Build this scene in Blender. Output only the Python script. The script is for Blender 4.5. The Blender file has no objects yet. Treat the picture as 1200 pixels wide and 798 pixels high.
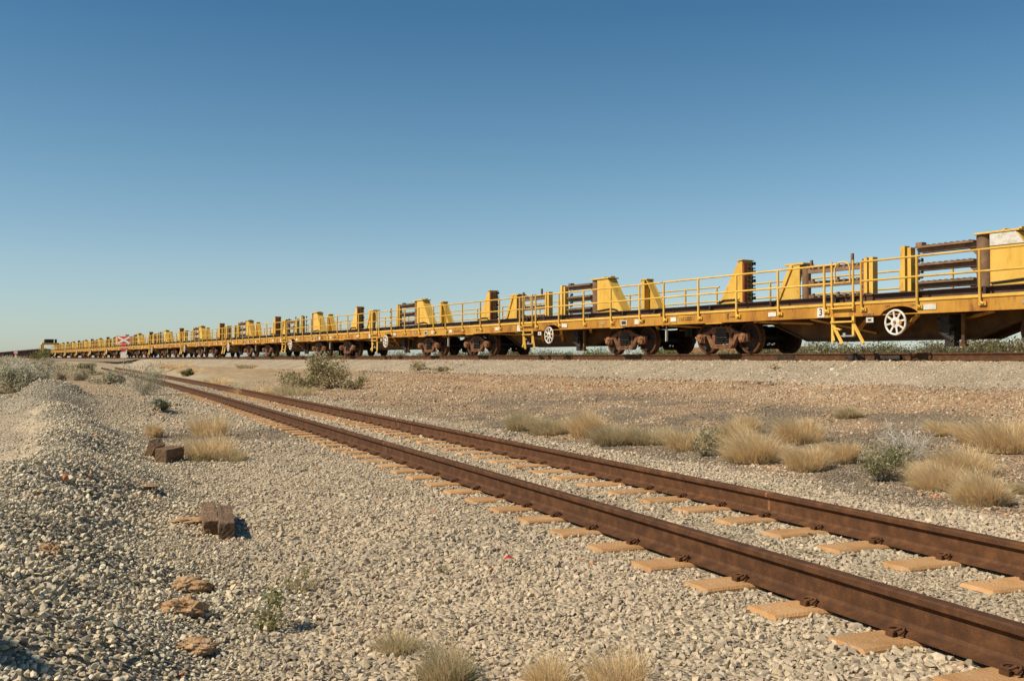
import bpy, bmesh, math, random
import numpy as np
from mathutils import Vector, Matrix

random.seed(7)
RS = np.random.RandomState(11)
sc = bpy.context.scene
col = sc.collection
R = math.radians

# ------------------------------------------------------------------ camera
F = 1180.0                      # focal length in pixels of a 1200 wide frame
EYE = 1.25
PITCH = math.atan(21.0 / F)
cam = bpy.data.objects.new('camera', bpy.data.cameras.new('camera'))
cam.data.sensor_width = 36.0
cam.data.lens = 36.0 * F / 1200.0
cam.data.clip_start = 0.1
cam.data.clip_end = 6000
cam.location = (0, 0, EYE)
cam.rotation_euler = (math.pi / 2 + PITCH, 0, 0)
col.objects.link(cam)
sc.camera = cam

# ------------------------------------------------------------------ sky, sun, exposure
SUN_EL = R(45)
SUN_DIR = Vector((-0.93, -0.37, 0)).normalized() * math.cos(SUN_EL) + Vector((0, 0, math.sin(SUN_EL)))
world = bpy.data.worlds.new('World')
sc.world = world
world.use_nodes = True
wn = world.node_tree.nodes
wl = world.node_tree.links
bg = wn['Background']
sky = wn.new('ShaderNodeTexSky')
sky.sky_type = 'NISHITA'
sky.sun_disc = False
sky.sun_elevation = SUN_EL
sky.sun_rotation = math.atan2(SUN_DIR.x, SUN_DIR.y)
sky.altitude = 100
sky.air_density = 1.0
sky.dust_density = 0.35
sky.ozone_density = 1.6
# the sky's own colour, graded by elevation like the photograph's film tones
wtc = wn.new('ShaderNodeTexCoord'); wsp = wn.new('ShaderNodeSeparateXYZ'); wl.new(wtc.outputs['Generated'], wsp.inputs[0])
wcr = wn.new('ShaderNodeValToRGB')
wst = [(0.0, (.72, .83, .98)), (0.09, (.76, .85, .90)), (0.183, (.60, .79, .82)), (0.324, (.35, .63, .73)), (0.6, (.22, .50, .62))]
for i_, (p_, c_) in enumerate(wst):
    e_ = wcr.color_ramp.elements[i_] if i_ < 2 else wcr.color_ramp.elements.new(p_)
    e_.position = p_; e_.color = (*c_, 1)
wl.new(wsp.outputs['Z'], wcr.inputs[0])
wmx = wn.new('ShaderNodeMix'); wmx.data_type = 'RGBA'; wmx.blend_type = 'MULTIPLY'; wmx.inputs[0].default_value = 1
wl.new(sky.outputs[0], wmx.inputs[6]); wl.new(wcr.outputs[0], wmx.inputs[7])
wl.new(wmx.outputs[2], bg.inputs['Color'])
bg.inputs['Strength'].default_value = 0.107
sd = bpy.data.lights.new('sun', 'SUN')
sd.energy = 4.9
sd.angle = R(0.5)
sd.color = (1.0, 0.89, 0.72)
so = bpy.data.objects.new('sun', sd)
so.rotation_euler = (-SUN_DIR).to_track_quat('-Z', 'Y').to_euler()
col.objects.link(so)
sc.view_settings.view_transform = 'Standard'
sc.view_settings.look = 'None'
sc.view_settings.exposure = 0.12
sc.view_settings.gamma = 1.0
sc.view_settings.use_curve_mapping = False
sc.cycles.max_bounces = 5
sc.cycles.diffuse_bounces = 2
sc.cycles.glossy_bounces = 2
sc.cycles.transparent_max_bounces = 4

# ------------------------------------------------------------------ helpers
def hash2(ix, iy, s):
    v = np.sin(ix * 127.1 + iy * 311.7 + s * 74.7) * 43758.5453
    return v - np.floor(v)

def vnoise(x, y, s=0):
    x = np.asarray(x, float); y = np.asarray(y, float)
    ix = np.floor(x); iy = np.floor(y)
    fx = x - ix; fy = y - iy
    fx = fx * fx * (3 - 2 * fx); fy = fy * fy * (3 - 2 * fy)
    a = hash2(ix, iy, s); b = hash2(ix + 1, iy, s); c = hash2(ix, iy + 1, s); d = hash2(ix + 1, iy + 1, s)
    return (a * (1 - fx) + b * fx) * (1 - fy) + (c * (1 - fx) + d * fx) * fy

def fbm(x, y, s=0, o=4):
    t = 0; a = 0.5; n = 0
    for i in range(o):
        t = t + a * vnoise(x * 2 ** i, y * 2 ** i, s + i * 3); n += a; a *= 0.5
    return t / n

def sstep(a, b, x):
    t = np.clip((x - a) / (b - a), 0, 1)
    return t * t * (3 - 2 * t)

NX, NY = 0.8660254, 0.5          # away from the camera, square to the train
UX, UY = -0.5, 0.8660254         # along the train, towards its far end
RAIL_D = 20.45                   # distance of the train's near rail
RH = 1.384                       # height of the train's railhead

def tx(Z):                       # x of the siding's near rail at depth Z
    Z = np.asarray(Z, float)
    return -0.465 * Z - 3.6 * np.exp(-Z / 60.0) + 7.276

def tslope(Z):
    return -0.465 + 0.06 * np.exp(-np.asarray(Z, float) / 60.0)

def vdist(X, Y):                 # signed distance right/far of the siding's centreline
    sl = tslope(np.clip(Y, -5, 140))
    d = (X - tx(np.clip(Y, -5, 140))) / np.sqrt(1 + sl * sl)
    return d - 0.7525 + 0.035

def udist(X, Y):
    return RAIL_D - (NX * X + NY * Y)

PU = [-400, -90, -60, -7, -5, -2.2, 0.6, 2.3, 5.6, 9.0, 11.5, 60]
PZ = [0.55, 0.55, 0.5, 0.5, 0.65, 1.175, 1.175, 0.70, 0.34, 0.05, -0.10, -0.10]

def height(X, Y, bed=True):
    X = np.asarray(X, float); Y = np.asarray(Y, float)
    u = udist(X, Y); v = vdist(X, Y)
    zt = np.interp(u, PU, PZ)
    far = np.interp(u, [-2000, -60], [0.45, 0.5])
    zt = np.where(u < -60, far, zt)
    n = (fbm(X * 0.5, Y * 0.5, 3) - 0.5)
    und = n * 0.14 + (fbm(X * 2.1, Y * 2.1, 9, 3) - 0.5) * 0.05
    # right/far side of the siding: valley that climbs to the train
    w = sstep(1.55, 3.3, v)
    zr = zt * w + und * sstep(1.6, 3.0, v) * sstep(2.0, 3.2, u)
    # left/near side
    left = np.zeros_like(X)
    toe = np.interp(Y, [-4, 0, 3.9, 8.2, 12.3, 16.4, 20, 30, 60, 130], [-0.3, -0.5, -1.35, -2.8, -4.3, -6.1, -8.2, -13.5, -28, -58])
    e = toe - X                                        # >0 left of the toe
    e = e + (fbm(X * 0.7, Y * 0.7, 21) - 0.5) * 0.9
    left = left + 0.44 * sstep(0.0, 1.2, e) * (1 - 0.42 * sstep(1.2, 1.7, e)) + 0.10 * sstep(3, 8, e)
    # lower dip of the vehicle track on the plateau
    r1 = (X + 9.0 + (Y - 14) * 0.15)
    left = left - 0.10 * np.exp(-(r1 / 0.5) ** 2) * sstep(8, 11, Y) * sstep(22, 18, Y)
    # gravel heap
    hx = X + 9.0; hy = Y - 21.5
    q = np.sqrt((hx * 0.9 + hy * 0.35) ** 2 / 2.3 ** 2 + (hy - hx * 0.25) ** 2 / 2.0 ** 2)
    left = left + 0.48 * np.clip(1.15 - q, 0, 1) ** 1.1
    q2 = np.sqrt((X + 12.6) ** 2 / 2.8 ** 2 + (Y - 23.5) ** 2 / 1.4 ** 2)
    left = left + 0.15 * np.clip(1.1 - q2, 0, 1)
    # added heap mostly out of the frame, shaped to shade the bottom left corner
    q3 = np.sqrt((X + 3.68) ** 2 / 1.25 ** 2 + (Y - 2.75) ** 2 / 1.5 ** 2)
    left = left + 2.0 * np.clip(1.1 - q3, 0, 1) ** 1.2
    left = left + 0.25 * sstep(24, 40, Y) * sstep(2, 9, e) + (fbm(X * 0.25, Y * 0.25, 5) - .5) * 0.5 * sstep(25, 60, Y) * sstep(1, 8, e)
    left = left * 1.0 + (fbm(X * 1.3, Y * 1.3, 31) - 0.5) * 0.07 * sstep(-1.9, -3.0, v)
    left = left * sstep(-1.4, -2.6, v)
    # beyond the end of the siding the ground rises to the train's formation
    z = np.where(v > 0, zr, left)
    endw = sstep(112, 150, Y) * sstep(-30, 30, v + 25)
    z = z * (1 - endw) + (np.interp(u, PU, PZ) * 0.3 + 0.45) * endw
    # red spoil bank beyond the train
    rb = np.exp(-(((NX * X + NY * Y) - 78) / 7.0) ** 2) * np.exp(-(((UX * X + UY * Y) - 84) / 20.0) ** 4)
    z = z + 2.1 * rb
    if not bed:
        z = z - 0.15 * sstep(2.9, 2.3, u) * sstep(-4.6, -4.0, u)
    return z

def ground(x, y):                # photo pixel -> point on the ground
    d = Vector(((x - 600) / F, 1.0, (399 - y) / F))
    cy, sy = math.cos(PITCH), math.sin(PITCH)
    d = Vector((d.x, d.y * cy - d.z * sy, d.y * sy + d.z * cy))
    t = np.concatenate([np.linspace(2.5, 60, 1600), np.linspace(60.1, 400, 900)])
    hz = height(d.x * t, d.y * t)
    below = np.nonzero(EYE + d.z * t < hz)[0]
    k = t[below[0]] if len(below) else 300.0
    X, Y = d.x * k, d.y * k
    return Vector((X, Y, float(height(X, Y))))

def tag(o, label=None, cat=None, group=None, kind=None):
    if label: o['label'] = label
    if cat: o['category'] = cat
    if group: o['group'] = group
    if kind: o['kind'] = kind
    return o

def empty(name, loc=(0, 0, 0), rz=0):
    o = bpy.data.objects.new(name, None)
    o.location = loc; o.rotation_euler = (0, 0, rz)
    o.empty_display_size = 0.3
    col.objects.link(o)
    return o

def copy_tree(o, parent=None, skip=None):
    c = o.copy(); col.objects.link(c)
    if parent is not None: c.parent = parent
    for ch in list(o.children):
        if skip and skip(ch): continue
        copy_tree(ch, c)
    return c

class MB:
    def __init__(s):
        s.v = []; s.f = []; s.sm = []
    def add(s, vs, fs, smooth=False):
        n = len(s.v)
        s.v += [tuple(p) for p in vs]
        s.f += [[i + n for i in f] for f in fs]
        s.sm += [smooth] * len(fs)
    def box(s, x0, x1, y0, y1, z0, z1):
        s.add([(x, y, z) for z in (z0, z1) for y in (y0, y1) for x in (x0, x1)],
              [(0, 2, 3, 1), (4, 5, 7, 6), (0, 1, 5, 4), (2, 6, 7, 3), (0, 4, 6, 2), (1, 3, 7, 5)])
    def bar(s, a, b, w, h, up=(0, 0, 1)):
        a = Vector(a); b = Vector(b); d = (b - a).normalized(); up = Vector(up)
        sd_ = d.cross(up).normalized(); up = sd_.cross(d)
        vs = []
        for p in (a, b):
            for i, j in ((-1, -1), (1, -1), (1, 1), (-1, 1)):
                vs.append(p + sd_ * (w / 2 * i) + up * (h / 2 * j))
        s.add(vs, [(0, 1, 2, 3), (7, 6, 5, 4), (0, 4, 5, 1), (1, 5, 6, 2), (2, 6, 7, 3), (3, 7, 4, 0)])
    def tube(s, pts, r, n=8, cap=True):
        pts = [Vector(p) for p in pts]
        rings = []
        ref = None
        for i, p in enumerate(pts):
            d = (pts[min(i + 1, len(pts) - 1)] - pts[max(i - 1, 0)]).normalized()
            if ref is None:
                ref = Vector((0, 0, 1)) if abs(d.z) < 0.9 else Vector((1, 0, 0))
            a = d.cross(ref).normalized(); b = a.cross(d).normalized(); ref = b
            rr = r[i] if isinstance(r, (list, tuple)) else r
            rings.append([p + (a * math.cos(2 * math.pi * k / n) + b * math.sin(2 * math.pi * k / n)) * rr for k in range(n)])
        vs = [q for rg in rings for q in rg]
        fs = []
        for i in range(len(pts) - 1):
            for k in range(n):
                fs.append((i * n + k, i * n + (k + 1) % n, (i + 1) * n + (k + 1) % n, (i + 1) * n + k))
        s.add(vs, fs, True)
        if cap:
            s.add(rings[0], [tuple(range(n))]); s.add(rings[-1], [tuple(range(n - 1, -1, -1))])
    def prism(s, poly, y0, y1):   # polygon in xz, extruded along y
        n = len(poly)
        vs = [(x, y0, z) for x, z in poly] + [(x, y1, z) for x, z in poly]
        fs = [tuple(range(n)), tuple(range(2 * n - 1, n - 1, -1))]
        for i in range(n):
            j = (i + 1) % n
            fs.append((i, i + n, j + n, j))
        s.add(vs, fs)
    def lathe(s, prof, c, n=28, axis='y'):   # profile (offset along axis, radius)
        vs = []
        for (o, r) in prof:
            for k in range(n):
                a = 2 * math.pi * k / n
                vs.append((c[0] + r * math.cos(a), c[1] + o, c[2] + r * math.sin(a)))
        fs = []
        for i in range(len(prof) - 1):
            for k in range(n):
                fs.append((i * n + k, i * n + (k + 1) % n, (i + 1) * n + (k + 1) % n, (i + 1) * n + k))
        s.add(vs, fs)
    def mesh(s, name, m):
        me = bpy.data.meshes.new(name)
        me.from_pydata(s.v, [], s.f)
        me.polygons.foreach_set('use_smooth', s.sm)
        me.update()
        bm = bmesh.new(); bm.from_mesh(me)
        bmesh.ops.recalc_face_normals(bm, faces=bm.faces)
        bm.to_mesh(me); bm.free()
        if m: me.materials.append(m)
        return me
    def build(s, name, m, parent=None, loc=None, rz=None, bevel=0):
        o = bpy.data.objects.new(name, s.mesh(name, m))
        col.objects.link(o)
        if parent is not None: o.parent = parent
        if loc is not None: o.location = loc
        if rz is not None: o.rotation_euler = (0, 0, rz)
        if bevel:
            b = o.modifiers.new('bevel', 'BEVEL'); b.width = bevel; b.segments = 2; b.limit_method = 'ANGLE'
        return o

def np_mesh(name, verts, quads, m, colr=None, smooth=False):
    verts = np.asarray(verts, np.float32); quads = np.asarray(quads, np.int32)
    me = bpy.data.meshes.new(name)
    me.vertices.add(len(verts)); me.vertices.foreach_set('co', verts.ravel())
    k = quads.shape[1]
    me.loops.add(quads.size); me.loops.foreach_set('vertex_index', quads.ravel())
    me.polygons.add(len(quads))
    me.polygons.foreach_set('loop_start', np.arange(0, quads.size, k, dtype=np.int32))
    me.polygons.foreach_set('loop_total', np.full(len(quads), k, np.int32))
    me.polygons.foreach_set('use_smooth', np.full(len(quads), smooth))
    if colr is not None:
        at = me.attributes.new('tint', 'FLOAT_COLOR', 'POINT')
        c4 = np.ones((len(verts), 4), np.float32); c4[:, :3] = colr
        at.data.foreach_set('color', c4.ravel())
    me.update(); me.validate()
    if m: me.materials.append(m)
    return me

# ------------------------------------------------------------------ materials
def new_mat(name):
    m = bpy.data.materials.new(name); m.use_nodes = True
    return m, m.node_tree.nodes, m.node_tree.links, m.node_tree.nodes['Principled BSDF']

def mat(name, stops, scale=6, rough=0.7, bump=0.15, bscale=40, metal=0, detail=6, stretch=(1, 1, 1), dist=0.02, spots=None):
    m, n, l, b = new_mat(name)
    tc = n.new('ShaderNodeTexCoord'); mp = n.new('ShaderNodeMapping'); mp.inputs['Scale'].default_value = stretch
    oi = n.new('ShaderNodeObjectInfo'); ov = n.new('ShaderNodeMath'); ov.operation = 'MULTIPLY'; ov.inputs[1].default_value = 57.0
    l.new(oi.outputs['Random'], ov.inputs[0])
    va = n.new('ShaderNodeVectorMath'); l.new(tc.outputs['Object'], va.inputs[0]); l.new(ov.outputs[0], va.inputs[1])
    l.new(va.outputs[0], mp.inputs[0])
    nz = n.new('ShaderNodeTexNoise'); nz.inputs['Scale'].default_value = scale; nz.inputs['Detail'].default_value = detail
    nz.inputs['Roughness'].default_value = 0.65
    l.new(mp.outputs[0], nz.inputs['Vector'])
    cr = n.new('ShaderNodeValToRGB'); el = cr.color_ramp.elements
    el[0].position = stops[0][0]; el[0].color = (*stops[0][1], 1)
    el[1].position = stops[-1][0]; el[1].color = (*stops[-1][1], 1)
    for p, c in stops[1:-1]:
        e = el.new(p); e.color = (*c, 1)
    l.new(nz.outputs['Fac'], cr.inputs[0])
    out = cr.outputs[0]
    if spots:
        n3 = n.new('ShaderNodeTexNoise'); n3.inputs['Scale'].default_value = spots[1]; n3.inputs['Detail'].default_value = 8
        n3.inputs['Roughness'].default_value = 0.75
        l.new(mp.outputs[0], n3.inputs['Vector'])
        r3 = n.new('ShaderNodeMapRange'); r3.inputs[1].default_value = spots[2]; r3.inputs[2].default_value = spots[2] + 0.1
        r3.inputs[4].default_value = spots[3]
        l.new(n3.outputs['Fac'], r3.inputs[0])
        mx = n.new('ShaderNodeMix'); mx.data_type = 'RGBA'
        l.new(r3.outputs[0], mx.inputs[0]); l.new(out, mx.inputs[6]); mx.inputs[7].default_value = (*spots[0], 1)
        out = mx.outputs[2]
    om = n.new('ShaderNodeMapRange'); om.inputs[3].default_value = 0.86; om.inputs[4].default_value = 1.08; l.new(oi.outputs['Random'], om.inputs[0])
    osc = n.new('ShaderNodeVectorMath'); osc.operation = 'SCALE'; l.new(out, osc.inputs[0]); l.new(om.outputs[0], osc.inputs['Scale']); out = osc.outputs[0]
    l.new(out, b.inputs['Base Color'])
    b.inputs['Roughness'].default_value = rough; b.inputs['Metallic'].default_value = metal
    b.inputs['Specular IOR Level'].default_value = 0.3
    if bump:
        n2 = n.new('ShaderNodeTexNoise'); n2.inputs['Scale'].default_value = bscale; n2.inputs['Detail'].default_value = 5
        l.new(mp.outputs[0], n2.inputs['Vector'])
        bp = n.new('ShaderNodeBump'); bp.inputs['Strength'].default_value = bump; bp.inputs['Distance'].default_value = dist
        l.new(n2.outputs['Fac'], bp.inputs['Height']); l.new(bp.outputs[0], b.inputs['Normal'])
    return m

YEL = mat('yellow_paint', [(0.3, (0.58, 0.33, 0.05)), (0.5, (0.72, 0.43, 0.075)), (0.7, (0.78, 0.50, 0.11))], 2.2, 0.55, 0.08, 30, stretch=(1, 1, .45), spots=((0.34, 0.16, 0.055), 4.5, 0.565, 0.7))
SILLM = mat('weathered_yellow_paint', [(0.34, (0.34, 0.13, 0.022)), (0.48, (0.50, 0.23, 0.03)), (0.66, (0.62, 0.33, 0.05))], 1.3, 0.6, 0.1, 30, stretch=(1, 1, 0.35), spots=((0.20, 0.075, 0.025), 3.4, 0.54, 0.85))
RUST = mat('rusty_steel', [(0.3, (0.058, 0.024, 0.010)), (0.5, (0.095, 0.039, 0.014)), (0.68, (0.15, 0.064, 0.024))], 9, 0.78, 0.25, 120, spots=((0.26, 0.11, 0.045), 30, 0.6, 0.6))
DRUST = mat('dark_rusty_rail_steel', [(0.3, (0.045, 0.021, 0.013)), (0.5, (0.08, 0.036, 0.020)), (0.7, (0.13, 0.058, 0.034))], 3, 0.6, 0.15, 80, stretch=(0.3, 1, 1))
CAST = mat('rust_orange_casting', [(0.3, (0.15, 0.06, 0.025)), (0.5, (0.27, 0.12, 0.05)), (0.7, (0.40, 0.21, 0.10))], 7, 0.8, 0.3, 60)
BROWN = mat('brown_primed_steel', [(0.3, (0.15, 0.082, 0.044)), (0.5, (0.23, 0.13, 0.072)), (0.7, (0.30, 0.18, 0.10))], 4, 0.65, 0.15, 60)
FRAMEM = mat('dark_rust_casting', [(0.3, (0.08, 0.032, 0.015)), (0.5, (0.15, 0.065, 0.03)), (0.7, (0.27, 0.13, 0.065))], 7, 0.8, 0.3, 60)
UNDER = mat('dirty_underframe_paint', [(0.3, (0.07, 0.03, 0.012)), (0.5, (0.13, 0.06, 0.017)), (0.7, (0.20, 0.10, 0.026))], 2.2, 0.75, 0.15, 40)
DARK = mat('dark_grimy_steel', [(0.3, (0.02, 0.016, 0.013)), (0.7, (0.06, 0.045, 0.035))], 6, 0.7, 0.15, 60)
WHITE = mat('dusty_white_paint', [(0.3, (0.45, 0.39, 0.31)), (0.5, (0.68, 0.63, 0.54)), (0.7, (0.78, 0.74, 0.66))], 9, 0.5, 0.05, 60, spots=((0.36, 0.19, 0.09), 14, 0.62, 0.7))
GREYP = mat('grey_plate_paint', [(0.3, (0.25, 0.25, 0.25)), (0.7, (0.38, 0.38, 0.37))], 9, 0.5, 0.05, 60)
BLACK = mat('black_lettering_paint', [(0.3, (0.02, 0.02, 0.02)), (0.7, (0.05, 0.04, 0.035))], 9, 0.6, 0.0)
REDP = mat('red_paint', [(0.3, (0.42, 0.03, 0.018)), (0.7, (0.55, 0.05, 0.025))], 5, 0.5, 0.0)
REDB = mat('red_oxide_paint', [(0.3, (0.35, 0.07, 0.03)), (0.7, (0.50, 0.13, 0.06))], 8, 0.6, 0.1)
POSTM = mat('galvanised_post_steel', [(0.3, (0.35, 0.35, 0.34)), (0.7, (0.5, 0.5, 0.48))], 8, 0.5, 0.05, metal=0.3)
SLEEP = mat('dusty_orange_concrete', [(0.3, (0.40, 0.215, 0.085)), (0.5, (0.50, 0.275, 0.115)), (0.7, (0.57, 0.34, 0.16))], 5, 0.9, 0.35, 70, spots=((0.56, 0.44, 0.31), 16, 0.57, 0.6))
WOOD = mat('weathered_brown_timber', [(0.3, (0.09, 0.05, 0.026)), (0.5, (0.20, 0.12, 0.065)), (0.66, (0.34, 0.225, 0.135))], 12, 0.85, 0.6, 30, stretch=(10, 10, 1.2))
COALG = mat('dark_ore_wagon_steel', [(0.3, (0.03, 0.022, 0.022)), (0.7, (0.07, 0.05, 0.045))], 2, 0.7, 0.1)
CLOD = mat('orange_dirt', [(0.3, (0.36, 0.21, 0.10)), (0.5, (0.47, 0.29, 0.15)), (0.7, (0.58, 0.40, 0.24))], 9, 0.95, 0.8, 35, dist=0.03)
ORE = mat('red_ore_load', [(0.3, (0.22, 0.08, 0.04)), (0.7, (0.35, 0.14, 0.08))], 3, 0.9, 0.5, 6)

def tint_mat(name, inst=False, rough=0.85, bump=0.0, trans=0.0):
    m, n, l, b = new_mat(name)
    a = n.new('ShaderNodeAttribute'); a.attribute_name = 'tint'
    if inst: a.attribute_type = 'INSTANCER'
    out = a.outputs['Color']
    if inst:
        tc = n.new('ShaderNodeTexCoord')
        nz = n.new('ShaderNodeTexNoise'); nz.inputs['Scale'].default_value = 1.6; nz.inputs['Detail'].default_value = 3
        l.new(tc.outputs['Object'], nz.inputs['Vector'])
        mr = n.new('ShaderNodeMapRange'); mr.inputs[1].default_value = 0.25; mr.inputs[2].default_value = 0.75
        mr.inputs[3].default_value = 0.72; mr.inputs[4].default_value = 1.25
        l.new(nz.outputs['Fac'], mr.inputs[0])
        mx = n.new('ShaderNodeVectorMath'); mx.operation = 'SCALE'
        l.new(out, mx.inputs[0]); l.new(mr.outputs[0], mx.inputs['Scale'])
        out = mx.outputs[0]
    l.new(out, b.inputs['Base Color'])
    b.inputs['Roughness'].default_value = rough
    b.inputs['Specular IOR Level'].default_value = 0.2
    if trans:
        tr = n.new('ShaderNodeBsdfTranslucent'); l.new(out, tr.inputs['Color'])
        ms = n.new('ShaderNodeMixShader'); ms.inputs[0].default_value = trans
        l.new(b.outputs[0], ms.inputs[1]); l.new(tr.outputs[0], ms.inputs[2])
        l.new(ms.outputs[0], n['Material Output'].inputs['Surface'])
    return m

STONEM = tint_mat('crushed_stone', True, 0.85)
LEAFM = tint_mat('foliage', False, 0.8, trans=0.42)

# ground material: per-vertex soil colour, broken up by stones
def ground_mat():
    m, n, l, b = new_mat('gravel_and_dirt')
    a = n.new('ShaderNodeAttribute'); a.attribute_name = 'tint'
    ge = n.new('ShaderNodeNewGeometry')
    vo = n.new('ShaderNodeTexVoronoi'); vo.inputs['Scale'].default_value = 36
    l.new(ge.outputs['Position'], vo.inputs['Vector'])
    sep = n.new('ShaderNodeSeparateColor'); l.new(vo.outputs['Color'], sep.inputs[0])
    cr = n.new('ShaderNodeValToRGB'); e = cr.color_ramp.elements
    e[0].position = 0.0; e[0].color = (0.5, 0.5, 0.5, 1); e[1].position = 1; e[1].color = (1.35, 1.32, 1.28, 1)
    q = e.new(0.25); q.color = (0.82, 0.82, 0.83, 1); q = e.new(0.7); q.color = (1.08, 1.05, 1.0, 1)
    l.new(sep.outputs[0], cr.inputs[0])
    nz = n.new('ShaderNodeTexNoise'); nz.inputs['Scale'].default_value = 0.9; nz.inputs['Detail'].default_value = 9; nz.inputs['Roughness'].default_value = 0.7
    l.new(ge.outputs['Position'], nz.inputs['Vector'])
    mr = n.new('ShaderNodeMapRange'); mr.inputs[1].default_value = 0.3; mr.inputs[2].default_value = 0.7
    mr.inputs[3].default_value = 0.72; mr.inputs[4].default_value = 1.22
    l.new(nz.outputs['Fac'], mr.inputs[0])
    m1 = n.new('ShaderNodeVectorMath'); m1.operation = 'MULTIPLY'; l.new(a.outputs['Color'], m1.inputs[0]); l.new(cr.outputs[0], m1.inputs[1])
    m2 = n.new('ShaderNodeVectorMath'); m2.operation = 'SCALE'; l.new(m1.outputs[0], m2.inputs[0]); l.new(mr.outputs[0], m2.inputs['Scale'])
    l.new(m2.outputs[0], b.inputs['Base Color'])
    b.inputs['Roughness'].default_value = 0.95; b.inputs['Specular IOR Level'].default_value = 0.1
    bp = n.new('ShaderNodeBump'); bp.inputs['Strength'].default_value = 0.9; bp.inputs['Distance'].default_value = 0.016
    v2 = n.new('ShaderNodeMath'); v2.operation = 'MULTIPLY_ADD'; v2.inputs[1].default_value = -1.6; v2.inputs[2].default_value = 1.0
    l.new(vo.outputs['Distance'], v2.inputs[0])
    l.new(v2.outputs[0], bp.inputs['Height']); l.new(bp.outputs[0], b.inputs['Normal'])
    return m
GROUNDM = ground_mat()

# ------------------------------------------------------------------ soil zones
ZN = ['fore', 'left', 'clean', 'brown', 'dark', 'tan', 'red', 'plain', 'road']
PAL = {
    'fore': [(.54, .47, .37), (.47, .41, .33), (.62, .54, .43), (.42, .37, .30), (.57, .48, .36), (.50, .44, .36), (.52, .45, .34), (.34, .29, .24)],
    'left': [(.64, .60, .52), (.55, .51, .44), (.74, .70, .61), (.46, .43, .37), (.60, .54, .44), (.67, .58, .45), (.36, .32, .28)],
    'clean': [(.53, .48, .41), (.44, .40, .34), (.62, .57, .49), (.36, .33, .29), (.50, .44, .36)],
    'brown': [(.50, .37, .26), (.54, .42, .30), (.42, .33, .25), (.60, .52, .41), (.28, .22, .18), (.52, .34, .20), (.52, .44, .34)],
    'dark': [(.26, .22, .18), (.33, .28, .23), (.20, .17, .14), (.44, .37, .29), (.29, .24, .19)],
    'tan': [(.48, .38, .27), (.54, .44, .32), (.40, .31, .22), (.56, .49, .40)],
    'red': [(.36, .17, .09), (.42, .22, .12)],
    'plain': [(.40, .29, .19), (.36, .28, .19)],
    'road': [(.55, .48, .39), (.48, .42, .34), (.60, .52, .42)],
}
BASE = {'fore': (.50, .43, .33), 'left': (.36, .335, .285), 'clean': (.44, .39, .32), 'brown': (.46, .33, .22), 'dark': (.25, .21, .165),
        'tan': (.46, .37, .26), 'red': (.38, .18, .10), 'plain': (.38, .29, .19), 'road': (.52, .45, .36)}

def zones(X, Y):
    u = udist(X, Y); v = vdist(X, Y)
    a = UX * X + UY * Y
    nn = fbm(X * 0.35, Y * 0.35, 41) - 0.5
    n2 = fbm(X * 1.2, Y * 1.2, 47, 3) - 0.5
    W = {}
    rs = v > 0
    clean = sstep(2.9, 2.1, u + n2 * 0.8) * (u > -6)
    plain = (u <= -4.0) * 1.0
    W['clean'] = clean * (u > -5)
    W['plain'] = plain
    W['red'] = plain * np.exp(-(((NX * X + NY * Y) - 78) / 9.0) ** 2) * np.exp(-((a - 84) / 24.0) ** 4) * 5
    mid = rs * (1 - clean) * (1 - plain)
    bed = sstep(3.1, 2.3, v + n2 * 1.2)
    darkw = sstep(4.6, 6.6, u + nn * 3) * sstep(36, 15, a + nn * 10)
    tanw = sstep(30, 48, a + nn * 14)
    W['fore'] = mid * bed
    st = (np.exp(-((u - 2.85 + nn * .5) / .16) ** 2) + np.exp(-((u - 4.1 + nn * .6) / .14) ** 2)) * sstep(.42, .6, fbm(a * .25, u * .8, 71, 3)) * 1.6
    W['red'] = W['red'] + mid * st
    mott = .35 + .65 * sstep(.40, .56, fbm(X * .9 + 7, Y * .9, 83, 4))
    darkw = darkw * mott
    W['dark'] = mid * (1 - bed) * darkw
    W['tan'] = mid * (1 - bed) * (1 - darkw) * tanw
    W['brown'] = mid * (1 - bed) * (1 - darkw) * (1 - tanw)
    ls = (~rs) * (1 - clean) * (1 - plain)
    toe = np.interp(Y, [-4, 0, 3.9, 8.2, 12.3, 16.4, 20, 30, 60, 130], [-0.3, -0.5, -1.35, -2.8, -4.3, -6.1, -8.2, -13.5, -28, -58])
    e = toe - X + (fbm(X * 0.7, Y * 0.7, 21) - 0.5) * 0.9
    lw = sstep(-0.9, 0.5, e + n2 * 0.7)
    road = sstep(1.15, 1.55, e + n2 * 0.35) * sstep(6, 9, Y) * sstep(21, 18, Y + nn * 4)
    hq = np.sqrt((X + 9.0) ** 2 / 2.6 ** 2 + (Y - 21.3) ** 2 / 2.6 ** 2)
    road = road * sstep(.9, 1.15, hq)
    bush = sstep(24, 28, Y + nn * 5) * sstep(-2.2, -3.4, v)
    dk = np.exp(-(((X + 4.6) / 1.9) ** 2 + ((Y - 16.5) / 1.6) ** 2)) * 1.3     # dark patch behind the small timbers
    W['fore'] = W['fore'] + ls * (1 - lw) * (1 - bush) * (1 - np.clip(dk, 0, 1))
    W['left'] = ls * lw * (1 - road) * (1 - bush)
    W['road'] = ls * lw * road * (1 - bush)
    W['tan'] = W['tan'] + ls * bush
    W['dark'] = W['dark'] + ls * (1 - lw) * (1 - bush) * np.clip(dk, 0, 1)
    return np.stack([np.asarray(W[k], float) + 1e-6 for k in ZN], -1)

WARM = np.array([0.91, 0.845, 0.735])
BASEA = np.array([BASE[k] for k in ZN]) * WARM
def soil(X, Y):
    w = zones(X, Y); w /= w.sum(-1, keepdims=True)
    return w @ BASEA

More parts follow.
